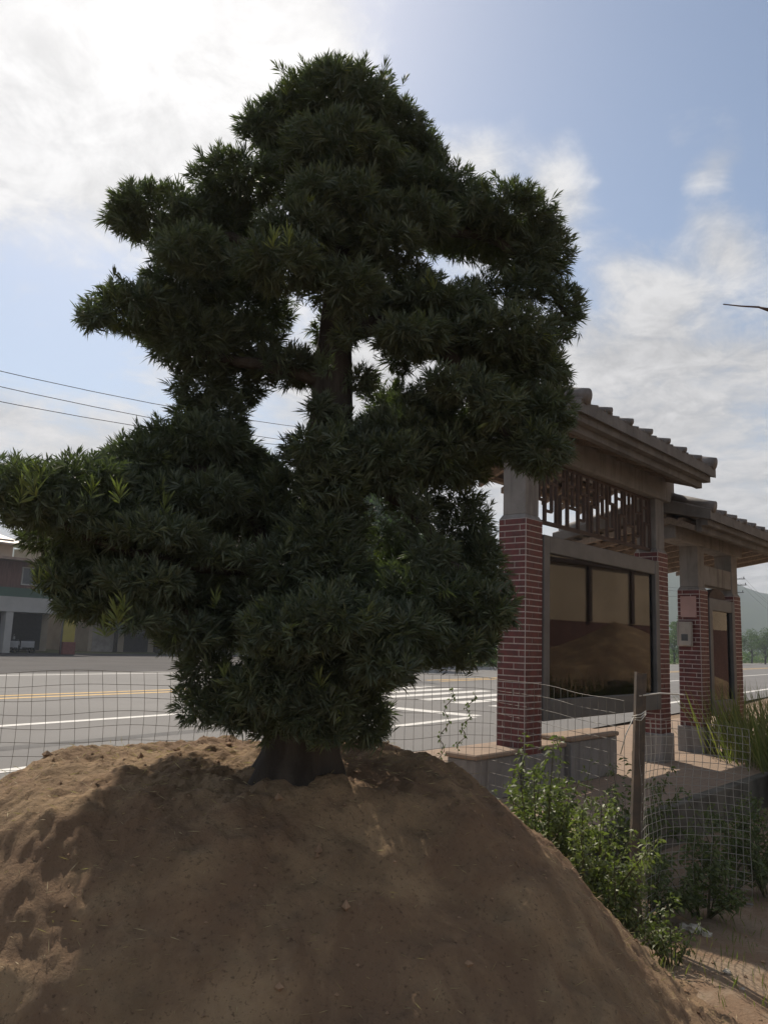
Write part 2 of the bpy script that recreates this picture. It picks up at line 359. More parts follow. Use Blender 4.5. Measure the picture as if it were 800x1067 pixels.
# haze: the air fades the hills
def build_haze():
    m = bpy.data.materials.new('haze'); m.use_nodes = True; T = NT(m.node_tree); o = T.n('ShaderNodeOutputMaterial')
    v = T.n('ShaderNodeVolumePrincipled'); v.inputs['Color'].default_value = (.80, .88, 1.0, 1); v.inputs['Density'].default_value = HAZE; v.inputs['Anisotropy'].default_value = .12
    T.l(v.outputs[0], o.inputs['Volume'])
    b = MB().box(-950, 950, -300, 950, -1.6, 130); h = b.build('haze', m); tag(h, kind='stuff')
HAZE = .0009
build_haze()

# ---------------------------------------------------------------- mound
MC = Vector((-.60, 4.15, 0))
def mound_h(x, y):
    dx, dy = x-MC.x, y-MC.y; r = math.hypot(dx, dy); th = math.atan2(dy, dx)
    n1 = noise.noise(Vector((math.cos(th)*1.3, math.sin(th)*1.3, 4)))
    r0 = 1.12+.08*n1+(.08*dx/max(r, .01) if dx > 0 else 0); r1 = 2.36+.14*noise.noise(Vector((math.cos(th)*2, math.sin(th)*2, 9)))+(.22*dx/max(r, .01) if dx > 0 else 0)
    if dx < 0: r1 += .75*(-dx/max(r, .01))**2
    t = min(1, max(0, (r-r0+.32)/(r1-r0+.24))); t = t*t*(3-2*t)*.7+t*.3
    top = 1.0+.035*noise.noise(Vector((x*1.6, y*1.6, 2)))
    dt = math.hypot(x+.38, y-3.6); top += .05*math.exp(-(dt/.35)**2)
    z = top*(1-t)-.28*t
    z += noise.fractal(Vector((x*2.6, y*2.6, z*2.6)), .85, 2.1, 6)*.062+noise.noise(Vector((x*14, y*14, z*14)))*.014+noise.noise(Vector((x*31, y*31, z*31)))*.010
    return z
def build_mound():
    nr, na = 210, 560; vs = [(MC.x, MC.y, mound_h(MC.x, MC.y))]
    for i in range(1, nr+1):
        r = 3.35*i/nr
        for j in range(na):
            a = 2*math.pi*j/na; x, y = MC.x+r*math.cos(a), MC.y+r*math.sin(a); vs.append((x, y, mound_h(x, y)-(.1 if i == nr else 0)))
    fs = [(0, 1+j, 1+(j+1) % na) for j in range(na)]
    for i in range(nr-1):
        for j in range(na): a, b = 1+i*na+j, 1+i*na+(j+1) % na; fs.append((a, a+na, b+na, b))
    me = bpy.data.meshes.new('earth_mound'); me.from_pydata(vs, [], fs); me.materials.append(M['soil']); me.polygons.foreach_set('use_smooth', [True]*len(fs))
    tag(link('earth_mound', me), kind='structure')
build_mound()
def surf(x, y): return max(mound_h(x, y) if math.hypot(x-MC.x, y-MC.y) < 3.3 else -9, ground_z(x, y))

# ---------------------------------------------------------------- the podocarpus
def build_tree():
    base = Vector((-.38, 3.6, mound_h(-.38, 3.6)-.04))
    root = empty('podocarpus_tree', base, label='large cloud-pruned podocarpus with dense dark needle pads standing on the earth mound', cat='tree')
    def loc(x, y, z): return at(x, y, z)-base
    # trunk with root flare
    spine = [(304, 830, 3.6, 60), (306, 812, 3.6, 47), (309, 785, 3.6, 37), (314, 740, 3.6, 33), (326, 680, 3.62, 31), (336, 600, 3.62, 29), (341, 530, 3.62, 26), (345, 450, 3.64, 23), (349, 380, 3.66, 20), (352, 310, 3.7, 15), (352, 230, 3.7, 10), (352, 150, 3.7, 6), (352, 95, 3.7, 3)]
    P = [loc(x, y, z) for x, y, z, r in spine]; Rr = [r*z/F for x, y, z, r in spine]
    # resample
    pts, rad = [], []
    for i in range(len(P)-1):
        for k in range(5): t = k/5; pts.append(P[i].lerp(P[i+1], t)); rad.append(Rr[i]*(1-t)+Rr[i+1]*t)
    pts.append(P[-1]); rad.append(Rr[-1])
    b = MB(); n = 28; vs = []
    for i, p in enumerate(pts):
        for j in range(n):
            a = 2*math.pi*j/n; r = rad[i]; q = p.z
            fl = 1+.16*math.exp(-q*3)*math.sin(a*5+1.3)+.10*math.sin(a*3+q*2.2)+.10*noise.noise(Vector((math.cos(a)*2, math.sin(a)*2, q*5)))+.05*noise.noise(Vector((math.cos(a)*7, math.sin(a)*7, q*3)))
            vs.append((p.x+math.cos(a)*r*fl, p.y+math.sin(a)*r*fl, p.z))
    b.add(vs, [(i*n+j, i*n+(j+1) % n, (i+1)*n+(j+1) % n, (i+1)*n+j) for i in range(len(pts)-1) for j in range(n)]+[tuple((len(pts)-1)*n+j for j in range(n))], True)
    b.build('trunk', M['bark'], root)
    def limb(px, r0, r1):
        Q = [loc(*p) for p in px]; out = []; m = len(Q)
        for i in range(m-1):
            p0, p1, p2, p3 = Q[max(i-1, 0)], Q[i], Q[i+1], Q[min(i+2, m-1)]
            for k in range(6):
                t = k/6; out.append(.5*((2*p1)+(p2-p0)*t+(2*p0-5*p1+4*p2-p3)*t*t+(-p0+3*p1-3*p2+p3)*t**3))
        out.append(Q[-1]); L = len(out)
        MB().tube([o+Vector((random.uniform(-1, 1), random.uniform(-1, 1), random.uniform(-1, 1)))*.006 for o in out], [r0+(r1-r0)*i/(L-1) for i in range(L)], 9).build('limb', M['bark'], root)
    limb([(312, 745, 3.6), (290, 680, 3.55), (285, 620, 3.5), (275, 560, 3.5), (240, 510, 3.5), (190, 480, 3.5)], .058, .02)
    limb([(347, 350, 3.66), (400, 340, 3.6), (455, 355, 3.55), (482, 392, 3.52), (500, 428, 3.5), (535, 455, 3.5)], .055, .02)
    limb([(343, 500, 3.62), (390, 505, 3.55), (430, 535, 3.55), (462, 580, 3.5), (490, 600, 3.5)], .045, .015)
    limb([(349, 400, 3.66), (300, 385, 3.62), (240, 375, 3.6), (190, 365, 3.6)], .045, .015)
    limb([(350, 300, 3.7), (290, 265, 3.68), (230, 245, 3.65), (160, 235, 3.6)], .04, .012)
    limb([(352, 270, 3.7), (420, 245, 3.75), (500, 245, 3.8), (560, 285, 3.8), (592, 335, 3.7)], .042, .012)
    limb([(336, 600, 3.6), (270, 595, 3.4), (200, 588, 3.25), (130, 572, 3.1), (60, 545, 3.0)], .042, .014)
    limb([(334, 640, 3.6), (400, 640, 3.45), (470, 655, 3.35), (510, 640, 3.3)], .04, .012)
    limb([(343, 480, 3.62), (400, 470, 3.6), (460, 480, 3.6)], .035, .014)
    limb([(318, 720, 3.6), (270, 710, 3.4), (225, 700, 3.25)], .03, .01)
    limb([(322, 720, 3.6), (355, 712, 3.45), (380, 725, 3.35)], .03, .01)
    limb([(330, 660, 3.6), (250, 650, 3.35), (170, 630, 3.2)], .03, .01)
    limb([(352, 200, 3.7), (330, 170, 3.5), (310, 150, 3.5)], .022, .008)
    limb([(352, 180, 3.7), (400, 150, 3.75), (425, 140, 3.8)], .022, .008)
    for cx, cy, rx, ry, z, dens in PADS:
        c = np.array(loc(cx, cy, z)); k = z/F; rx_, rz_ = rx*k, ry*k; ryd = min(rx_*1.0, .36)
        area = 4*math.pi*((rx_*ryd)**1.6/3+(rx_*rz_)**1.6/3+(ryd*rz_)**1.6/3)**(1/1.6)
        n = int(area*820*dens)
        nv = unit(rng.normal(size=(n, 3))); rr = 1-np.abs(rng.normal(size=n))*.24+np.maximum(0, rng.normal(size=n)-.9)*.12; rr = np.clip(rr, .12, 1.22)
        lump = np.array([1+.20*noise.noise(Vector((float(v[0]*2.3+cx), float(v[1]*2.3), float(v[2]*2.3+cy)))) for v in nv])
        E_ = np.array([rx_, ryd, rz_])
        ctr = c+nv*E_*(rr*lump)[:, None]
        flat = nv/E_*min(E_); ax = unit(unit(flat)*.75+np.array([0, 0, .42])+rng.normal(size=(n, 3))*.42)
        new = (rng.random(n) < .02)
        m = 17; N = n*m
        axr = np.repeat(ax, m, 0); cr = np.repeat(ctr, m, 0); tpos = rng.random(N)
        rv = unit(np.cross(axr, rng.normal(size=(N, 3)))); spread = (.95-.75*tpos)[:, None]*rng.uniform(.7, 1.15, size=(N, 1))
        dv = unit(axr*(.55+.5*tpos)[:, None]+rv*spread)
        sz = np.repeat(rng.uniform(.75, 1.2, n), m)
        P0 = cr+axr*(tpos*.055-.055)[:, None]*sz[:, None]
        L = rng.uniform(.04, .070, N)*sz*min(1, .82+.3*(z-2.9)); W = rng.uniform(.005, .0078, N)
        tint = np.repeat(np.where(new, rng.uniform(.5, .9, n), rng.uniform(0, .34, n)**1.3), m)
        quads_np('foliage_pad', leaves(P0, dv, L, W, .12), M['needle'], tint, root)
    # a few bright new shoots that the photo shows
    for x, y, z, s in SHOOTS:
        c = np.array(loc(x, y, z)); n = 26; ax = np.array([rng.uniform(-.25, .25), -.15, 1.]); ax /= np.linalg.norm(ax)
        N = n; tp = rng.random(N); rv = unit(np.cross(np.tile(ax, (N, 1)), rng.normal(size=(N, 3)))); dv = unit(ax*(.5+.6*tp)[:, None]+rv*(.85-.5*tp)[:, None])
        P0 = c+ax*(tp*.06)[:, None]*s
        quads_np('new_shoot', leaves(P0, dv, rng.uniform(.045, .085, N)*s, rng.uniform(.006, .009, N), .05), M['needle'], rng.uniform(.75, 1., N), root)
PADS = [(352, 124, 80, 44, 3.7, 1), (305, 134, 48, 32, 3.7, 1), (408, 138, 44, 38, 3.8, 1), (350, 102, 54, 24, 3.7, 1), (443, 162, 24, 22, 3.8, 1), (268, 132, 26, 16, 3.55, .8),
        (352, 160, 70, 26, 3.4, 1), (250, 188, 52, 24, 3.6, 1), (172, 226, 58, 30, 3.6, 1), (228, 238, 56, 34, 3.8, 1), (132, 228, 24, 20, 3.5, .9),
        (400, 208, 84, 30, 3.85, 1), (352, 212, 62, 26, 3.35, .9), (458, 205, 52, 30, 3.9, 1), (522, 228, 62, 30, 3.8, 1), (562, 262, 36, 34, 3.8, 1), (492, 245, 52, 20, 3.95, .8),
        (590, 320, 20, 36, 3.7, .8), (548, 300, 30, 20, 3.75, .8), (575, 350, 18, 22, 3.65, .6),
        (145, 322, 52, 26, 3.45, 1), (200, 298, 54, 30, 3.7, 1), (205, 355, 54, 34, 3.6, 1), (212, 402, 34, 26, 3.7, .8), (98, 330, 18, 14, 3.3, .8),
        (290, 275, 56, 28, 3.2, .9), (255, 360, 44, 26, 3.8, .8), (300, 382, 46, 22, 3.7, .8), (350, 262, 52, 32, 4.0, 1), (402, 300, 62, 22, 3.7, .9),
        (455, 322, 62, 24, 3.6, 1), (520, 350, 60, 28, 3.5, 1), (560, 385, 36, 26, 3.6, 1), (480, 365, 36, 14, 3.7, .8), (576, 425, 26, 26, 3.45, .9), (560, 468, 36, 30, 3.4, 1), (522, 448, 42, 36, 3.7, 1),
        (432, 428, 48, 22, 3.7, .9), (400, 412, 22, 18, 4.0, .6), (460, 475, 58, 34, 3.6, 1), (395, 480, 52, 34, 3.4, 1), (482, 545, 32, 38, 3.7, .9), (498, 592, 28, 34, 3.6, 1), (430, 520, 34, 16, 3.8, .5),
        (440, 618, 68, 32, 3.4, 1), (505, 630, 38, 26, 3.3, .9), (400, 655, 72, 32, 3.2, 1), (470, 672, 48, 24, 3.3, .9),
        (330, 470, 40, 26, 3.25, .9), (300, 522, 44, 38, 3.5, 1), (268, 498, 34, 26, 3.65, .9), (205, 465, 68, 26, 3.6, 1), (150, 482, 44, 30, 3.4, 1), (240, 520, 48, 28, 3.7, 1), (180, 520, 62, 28, 3.4, 1),
        (22, 502, 52, 26, 2.9, 1), (92, 498, 48, 26, 3.1, 1), (-50, 500, 44, 26, 2.9, 1), (60, 535, 60, 22, 3.0, 1), (135, 542, 52, 28, 3.2, 1),
        (120, 598, 42, 24, 3.2, 1), (112, 562, 50, 20, 3.2, .9), (180, 618, 52, 24, 3.3, 1), (152, 645, 26, 13, 2.95, .7), (232, 648, 48, 24, 3.4, 1), (255, 548, 44, 18, 3.6, .9),
        (320, 640, 52, 50, 3.3, 1), (350, 590, 40, 34, 3.3, 1), (215, 698, 34, 26, 3.2, .8), (250, 728, 32, 24, 3.2, .7), (300, 698, 44, 28, 3.1, 1), (370, 712, 38, 28, 3.3, .8), (386, 742, 20, 22, 3.3, .7), (350, 688, 48, 28, 3.2, 1),
        (420, 165, 46, 30, 4.1, 1), (330, 175, 70, 30, 4.2, 1), (240, 270, 66, 34, 4.15, 1), (250, 320, 60, 30, 4.25, .9), (210, 250, 50, 30, 4.3, .9), (180, 335, 50, 30, 4.2, .9),
        (470, 232, 60, 26, 4.3, 1), (540, 262, 40, 30, 4.25, 1), (440, 345, 60, 20, 4.15, .9), (520, 375, 56, 24, 4.1, 1), (545, 430, 44, 34, 4.15, 1), (470, 440, 46, 26, 4.3, .9), (420, 470, 56, 34, 4.2, 1), (410, 450, 40, 26, 3.5, 1), (365, 455, 28, 26, 3.4, .9),
        (440, 600, 60, 34, 4.1, 1), (390, 620, 60, 30, 4.2, 1), (480, 650, 46, 24, 4.0, 1), (330, 560, 44, 44, 3.3, 1), (300, 590, 44, 34, 3.25, 1), (270, 630, 40, 34, 3.3, 1), (365, 545, 22, 40, 3.45, .8), (345, 500, 40, 30, 3.3, 1),
        (230, 490, 56, 30, 4.1, 1), (170, 505, 56, 28, 4.0, 1), (290, 545, 40, 26, 4.0, .8), (125, 515, 36, 24, 3.8, 1), (170, 570, 40, 18, 3.7, .8), (90, 575, 40, 16, 3.4, .7), (215, 600, 44, 16, 3.8, .8), (60, 590, 24, 12, 3.2, .6),
        (300, 655, 56, 34, 2.95, 1), (350, 640, 56, 34, 2.95, 1), (400, 690, 44, 22, 3.0, .9), (345, 725, 34, 24, 3.1, .9), (300, 740, 26, 20, 3.15, .8), (275, 715, 40, 28, 3.05, .9), (330, 760, 18, 16, 3.15, .6),
        (360, 300, 44, 30, 3.3, .9), (340, 380, 12, 14, 3.4, .5), (310, 240, 50, 26, 3.3, .9), (400, 250, 46, 20, 3.4, .8), (335, 425, 18, 20, 3.45, .6),
        (200, 260, 44, 24, 3.25, .9), (500, 300, 26, 12, 3.9, .5), (232, 432, 30, 22, 3.7, .8), (250, 400, 30, 26, 3.9, .8), (200, 430, 24, 18, 3.8, .6),
        (110, 520, 40, 24, 3.5, 1), (120, 505, 50, 26, 3.8, 1), (110, 545, 50, 22, 3.8, 1), (130, 590, 40, 20, 3.6, .9), (180, 610, 44, 20, 3.8, .9),
        (470, 640, 46, 22, 4.6, 1), (420, 620, 56, 30, 4.8, 1), (480, 600, 30, 28, 4.5, 1), (360, 630, 56, 34, 4.9, 1), (440, 660, 50, 22, 4.7, 1), (400, 560, 30, 16, 4.5, .5), (410, 480, 50, 30, 4.7, 1), (470, 460, 40, 26, 4.6, 1), (500, 640, 26, 20, 5.0, 1), (340, 690, 50, 20, 4.3, .8), (420, 680, 40, 16, 4.4, .8), (280, 660, 40, 24, 4.2, .8), (345, 345, 22, 24, 3.9, .7), (250, 738, 34, 26, 3.2, .8), (285, 752, 26, 24, 3.25, .8), (378, 752, 30, 24, 3.35, .8), (345, 752, 28, 26, 3.15, .8), (315, 738, 30, 28, 3.1, .9), (205, 735, 26, 20, 3.2, .6), (480, 400, 44, 18, 3.3, .8), (520, 425, 30, 20, 3.3, .9), (430, 350, 44, 20, 3.35, .9), (430, 535, 26, 26, 3.35, .5), (450, 575, 26, 22, 3.3, .7), (160, 555, 60, 18, 3.05, .9), (220, 575, 40, 14, 3.15, .8), (225, 515, 34, 26, 3.3, .9), (430, 230, 50, 20, 3.5, .9), (374, 396, 20, 16, 3.6, .8), (420, 376, 24, 12, 3.7, .6), (362, 348, 20, 14, 3.4, .8), (90, 612, 36, 18, 3.1, .8), (150, 605, 50, 22, 3.0, .9), (195, 660, 40, 20, 3.1, .8), (60, 560, 40, 18, 3.3, .7), (100, 630, 44, 18, 3.1, .8), (62, 603, 28, 13, 3.05, .7), (180, 530, 50, 24, 4.7, 1), (160, 490, 50, 24, 4.7, 1), (220, 465, 50, 24, 4.7, 1), (240, 510, 50, 26, 4.8, 1)]
SHOOTS = [(38, 520, 2.75, 1.1), (20, 525, 2.75, .9), (45, 508, 2.8, .9), (95, 520, 2.9, .8), (125, 525, 2.9, .9), (170, 540, 3.1, 1.0), (122, 655, 2.85, 1.0), (130, 640, 2.85, .8), (110, 665, 2.85, .8), (42, 620, 3.0, .9), (50, 612, 3.0, .8),
          (285, 262, 3.0, 1), (300, 258, 3.0, .9), (335, 720, 3.0, .9), (235, 715, 3.05, .8), (225, 635, 3.1, .8)]
build_tree()

# ---------------------------------------------------------------- notice pavilions; local x along the row, y away from the camera, z up
GA = R(41.5); GP = on_ground(546, 786, .49); GP.z = 0
def gw(t, q, h=0): return Vector((GP.x+math.sin(GA)*t+math.cos(GA)*q, GP.y+math.cos(GA)*t-math.sin(GA)*q, h))
GL = .10                                      # level of the pavers
def pier(parent, t0, z_brick, z_top, z_cap, w=.34, mid=None):
    """brick tile pier: plinth, mortar core with separate tiles, grey capital"""
    x0, x1, y0, y1 = t0, t0+w, 0, w
    b = MB(); b.mi = 0; b.box(x0, x1, y0, y1, z_brick, z_top); b.mi = 1
    rows = round((z_top-z_brick)/.066); rh = (z_top-z_brick)/rows; g = .012; e = .005
    for r in range(rows):
        za, zb = z_brick+r*rh+g/2, z_brick+(r+1)*rh-g/2; cuts = [g, w-g]
        inner = [w*.40] if r % 2 else [w*.78]
        if r % 4 == 3: inner = [w*.22]
        xs = [g*.6]+inner+[w-g*.6]
        for k in range(len(xs)-1):
            a0, a1 = xs[k]+(g/2 if k else 0), xs[k+1]-(g/2 if k < len(xs)-2 else 0)
            j = random.uniform(-.001, .001)
            b.box(x0+a0, x0+a1, y0-e+j, y0+.001, za, zb); b.box(x0+a0, x0+a1, y1-.001, y1+e+j, za, zb)
            b.box(x0-e+j, x0+.001, y0+a0, y0+a1, za, zb); b.box(x1-.001, x1+e+j, y0+a0, y0+a1, za, zb)
    p = b.build('brick_pier', [M['mortar'], M['tile']], parent)
    q = .035; MB().box(x0-q, x1+q, y0-q, y1+q, -.1, z_brick, .012).build('plinth', M['concrete'], p)
    c = MB(); i = .028
    c.box(x0+i, x1-i, y0+i, y1-i, z_top+.05, z_cap, .008)
    lo = [(x0, y0), (x1, y0), (x1, y1), (x0, y1)]; hi = [(x0+i, y0+i), (x1-i, y0+i), (x1-i, y1-i), (x0+i, y1-i)]
    c.add([(x, y, z_top) for x, y in lo]+[(x, y, z_top+.052) for x, y in hi], [(0, 1, 5, 4), (1, 2, 6, 5), (2, 3, 7, 6), (3, 0, 4, 7), (0, 3, 2, 1), (4, 5, 6, 7)])
    c.build('capital', M['concrete'], p); return p
def canopy(parent, t0, t1, zf, zr, zb, qf, qr, qb, nroll):
    """low gable roof along the row: front eave (zf at q=qf), ridge, rear eave (zb at q=qb)"""
    yf, yr, yb = -qf, -qr, -qb; th = .13
    b = MB(); b.prism([(yf, zf), (yr, zr), (yb, zb), (yb, zb-th), (yr, zr-th-.04), (yf, zf-th)], t0, t1)
    # stepped fascia courses below the eave
    b.box(t0+.05, t1-.05, yf+.06, yf+.16, zf-th-.07, zf-th+.03); b.box(t0+.1, t1-.1, yf+.16, yf+.24, zf-th-.15, zf-th+.03)
    r = b.build('roof', M['roofslab'], parent)
    for k in range(nroll):
        x = t0+.10+(t1-t0-.2)*k/(nroll-1); big = k in (0, nroll-1); rr = .085 if big else .036; up = .05 if big else .028
        m = MB(); m.tube([(x, yf-.03, zf+up), (x, yf+.1, zf+up+.1*(zr-zf)/(yr-yf)), (x, yr, zr+up)], rr, 14, True); m.tube([(x, yr, zr+up), (x, yb-.1, zb+up)], rr, 14, True)
        m.build('tile_roll', M['rooftile'], r)
    m = MB(); m.tube([(t0+.02, yr, zr+.07), (t1-.02, yr, zr+.07)], .085, 14); m.build('ridge_roll', M['rooftile'], r)
    n = int((t1-t0)/.17); s = MB()
    for k in range(n+1): # pan tiles
        x = t0+.02+(t1-t0-.04)*k/n; s.tube([(x, yf-.005, zf+.004), (x, yr, zr+.004), (x, yb, zb+.004)], .020, 6)
    s.build('pan_tiles', M['rooftile'], r)
    # timber soffit battens below both slopes
    s = MB(); x0, x1 = t0+.12, t1-.12
    for (ya, za, yb_, zb_) in ((yf+.3, zf, yr, zr), (yr, zr, yb-.05, zb)):
        L = abs(yb_-ya); k = int(L/.17)
        for i in range(k):
            y = ya+(yb_-ya)*(i+.5)/k; z = za+(zb_-za)*(i+.5)/k-th-.075; s.box(x0, x1, y-.04, y+.04, z, z+.05)
    s.build('soffit_battens', M['soffit'], r)
    s = MB(); k = int((x1-x0)/.5)
    for i in range(k+1):
        x = x0+(x1-x0)*i/k
        s.prism([(yf+.25, zf-th-.06), (yr, zr-th-.10), (yb-.04, zb-th-.06), (yb-.04, zb-th-.13), (yr, zr-th-.2), (yf+.25, zf-th-.13)], x-.03, x+.03)
    s.build('rafters', M['soffit'], r); return r
def lattice(parent, x0, x1, z0, z1, y):
    b = MB(); d = .018
    def v(x, a, c, w=.03): b.box(x-w/2, x+w/2, y-d, y+d, a, c)
    def h(a, c, z, w=.03): b.box(a, c, y-d+.003, y+d-.003, z-w/2, z+w/2)
    h(x0, x1, z0, .045); h(x0, x1, z1, .05); n = int((x1-x0)/.26); s = (x1-x0)/n; H_ = z1-z0
    for i in range(n+1): v(x0+s*i, z0, z1, .038)
    for i in range(n):
        x = x0+s*i; k = i % 3
        if k == 0: h(x, x+s, z0+.36*H_); v(x+s*.5, z0+.36*H_, z1); h(x, x+s*.5, z0+.72*H_)
        elif k == 1: h(x, x+s*.6, z0+.2*H_); v(x+s*.6, z0+.2*H_, z0+.66*H_); h(x+s*.25, x+s, z0+.66*H_); v(x+s*.3, z0+.66*H_, z1)
        else: v(x+s*.35, z0, z0+.5*H_); h(x+s*.35, x+s, z0+.5*H_); v(x+s*.7, z0+.5*H_, z1); h(x, x+s*.7, z0+.8*H_)
    return b.build('fret_lattice', M['darkwood'], parent)

# first pavilion
g1 = empty('notice_pavilion', (GP.x, GP.y, 0), math.pi/2-GA, label='nearer and taller brick and concrete notice pavilion with a wide glazed display board', cat='pavilion')
pier(g1, 0, .47, 2.94, 3.72); pier(g1, 3.48, .47, 2.94, 3.72)
MB().box(-.28, 4.08, -.02+.0, .30, 3.70, 4.02, .01).build('beam', M['concrete'], g1)
canopy(g1, -.06, 3.9, 4.12, 4.42, 3.86, .68, -.35, -1.42, 8)
lattice(g1, .33, 3.49, 2.97, 3.69, .12)
def board(parent, x0, x1, z0, z1, y, sheets=True):
    f = MB(); fw = .13; d0, d1 = y-.06, y+.16
    f.box(x0, x0+fw, d0, d1, z0, z1, .008); f.box(x1-fw, x1, d0, d1, z0, z1, .008); f.box(x0+fw, x1-fw, d0+.004, d1, z1-.19, z1, .008); f.box(x0+fw, x1-fw, d0+.004, d1, z0, z0+.22, .008)
    fr = f.build('display_frame', M['frame'], parent)
    bk = MB().box(x0+fw, x1-fw, y+.10, y+.13, z0+.22, z1-.19).build('backing_board', M['cork'], fr)
    MB().box(x0+fw, x1-fw, y-.012, y-.006, z0+.22, z1-.19).build('glass_pane', M['glass'], fr)
    if sheets:
        X0, X1 = x0+fw+.05, x1-fw-.05; W_ = X1-X0; zt = z1-.26
        for i in range(3):
            for j, (a, c) in enumerate(((zt-.12, zt), (zt-.66, zt-.16), (zt-.98, zt-.70))):
                if i == 2 and j == 2: continue
                MB().box(X0+W_*i/3+.03, X0+W_*(i+1)/3-.03, y+.088, y+.094, a, c).build('notice_sheet', M['paper'] if (i+j) % 3 else M['map'], fr)  # panels coloured to imitate what the glass reflects
        # large ochre sheet low on the board, its colour a painted reflection
        MB().prism([(y+.080, z0+.27), (y+.086, z0+.27), (y+.086, z0+.62), (y+.080, z0+.62)], X0+.02, X1-.35).build('printed_sheet', M['map'], fr)
        s = MB()
        for i in range(16): xx = X0+.9+i*.055; s.box(xx, xx+.034, y+.082, y+.086, z0+1.02+.01*math.sin(i*2.1), z0+1.05+.012*math.sin(i*1.3))
        s.build('pale_title_strip', M['wall_white'], fr)  # row of small pale bars across the board
        MB().box(X0+1.3, X0+1.34, y+.05, y+.075, z0+.30, z0+.60).build('latch', M['darkwood'], fr)
    return fr
board(g1, .35, 3.47, .80, 2.80, .04)
# second pavilion, lower, behind
g2 = empty('notice_pavilion', (GP.x, GP.y, 0), math.pi/2-GA, label='farther and lower brick and concrete notice pavilion with a narrow framed board', cat='pavilion')
pier(g2, 5.04, .47, 2.52, 3.24); pier(g2, 6.60, .47, 2.52, 3.24)
MB().box(4.1, 7.05, -.02, .30, 3.20, 3.50, .01).build('beam', M['concrete'], g2)
canopy(g2, 3.93, 9.6, 3.55, 3.74, 3.36, .58, -.05, -1.9, 13)
MB().box(5.36, 6.62, .04, .26, 2.62, 2.93, .01).build('cross_panel', M['concrete'], g2)
f2 = board(g2, 5.40, 6.58, .62, 2.42, .04, False)
MB().box(5.56, 6.42, .125, .132, 1.0, 2.16).build('notice_sheet', M['wall_green'], f2)
o = MB(); pts = [(5.60+.8*k/12, 2.424+.17*math.sin(math.pi*k/12)**.55) for k in range(13)]
o.add([(x, .06, z) for x, z in pts]+[(x, .16, z) for x, z in pts], [tuple(range(13)), tuple(range(13, 26))[::-1]]+[(k, k+1, 14+k, 13+k) for k in range(12)]+[(12, 0, 13, 25)])
o.build('arched_crest', M['darkwood'], g2)
# sheets fixed on the side of the third pier (its left face)
nt = MB().box(5.04-.022, 5.04-.006, .05, .29, 2.10, 2.42).build('pink_notice_panel', M['pinkpaper']); nt.location = (GP.x, GP.y, 0); nt.rotation_euler = (0, 0, math.pi/2-GA)
tag(nt, 'pale pink panel high on the brick pier right of the wide board', 'panel')
mb = MB().box(5.04-.09, 5.04-.006, .11, .33, 1.66, 2.03, .012); mt = mb.build('meter_box', M['concrete_light']); mt.location = (GP.x, GP.y, 0); mt.rotation_euler = (0, 0, math.pi/2-GA)
MB().box(5.04-.094, 5.04-.088, .16, .26, 1.74, 1.84).build('meter_window', M['glassdark'], mt)
tag(mt, 'cream meter box with a small dark window, below the pink panel on the brick pier', 'meter box')
# paved terrace and seat blocks
pv = MB().box(-1.9, 11, -1.2, 2.6, -.4, GL, .01).build('paved_terrace', M['paver']); pv.location = (GP.x, GP.y, 0); pv.rotation_euler = (0, 0, math.pi/2-GA); tag(pv, kind='structure')
cp = MB().box(-1.9, 11, -1.32, -1.2, -.4, GL+.02, .01).build('terrace_kerb', M['old_concrete']); cp.location = (GP.x, GP.y, 0); cp.rotation_euler = (0, 0, math.pi/2-GA); tag(cp, kind='structure')
def block(x0, x1, y0, y1, z1, label):
    b = MB().box(0, x1-x0, 0, y1-y0, 0, z1-.05-GL, .012); o = b.build('seat_wall', M['concrete']); p = gw(x0, -y0); o.location = (p.x, p.y, GL); o.rotation_euler = (0, 0, math.pi/2-GA)
    MB().box(-.02, x1-x0+.02, -.02, y1-y0+.02, z1-.05-GL, z1-GL, .012).build('coping', M['paver'], o)
    tag(o, label, 'seat wall', 'low seat walls of the pavilions')
block(-.86, -.06, .0, .34, .55, 'low grey seat wall with clay coping left of the nearest brick pier')
block(.40, .84, .0, .34, .55, 'short low seat wall under the wide board, just right of the nearest brick pier')
block(.92, 2.06, -.04, .34, .60, 'long low seat wall under the middle of the wide board')

# ---------------------------------------------------------------- wire fence behind the mound
def mesh_panel(path, z0f, z1f, cell, rad, name, parent, sag=.02, off=(0, 0, 0)):
    """welded mesh hung along a path; z0f/z1f give bottom and top"""
    pts = [Vector(p) for p in path]; seg = []
    cum = [0]
    for i in range(len(pts)-1): cum.append(cum[-1]+(pts[i+1]-pts[i]).length)
    L = cum[-1]
    def P(s):
        for i in range(len(pts)-1):
            if s <= cum[i+1] or i == len(pts)-2: t = (s-cum[i])/(cum[i+1]-cum[i]); return pts[i].lerp(pts[i+1], t)
    b = MB(); n = int(L/cell)
    def W(s, k, m):
        p = P(s); za, zb = z0f(s), z1f(s); z = za+(zb-za)*k/m
        w1 = noise.noise(Vector((s*1.1, z*1.3, 5)))*sag*3; w2 = noise.noise(Vector((s*1.7, z*2.1, 9)))*sag
        return Vector((p.x+w1*.4, p.y+w1, z+w2))
    m = int((z1f(0)-z0f(0))/cell)
    for i in range(n+1):
        b.tube([W(i*L/n, k/2, m) for k in range(2*m+1)], rad, 3, False)
    for k in range(m+1):
        b.tube([W(i*L/(2*n), k, m) for i in range(2*n+1)], rad, 3, False)
    return b.build(name, M['wire'], parent)
post_b = on_ground(657, 968, -.22)
fence = empty('wire_fence', (post_b.x, post_b.y, -.22), label='sagging welded wire fence running behind the mound between the road and the tree', cat='fence')
def rel(p): return (p[0]-post_b.x, p[1]-post_b.y, 0)
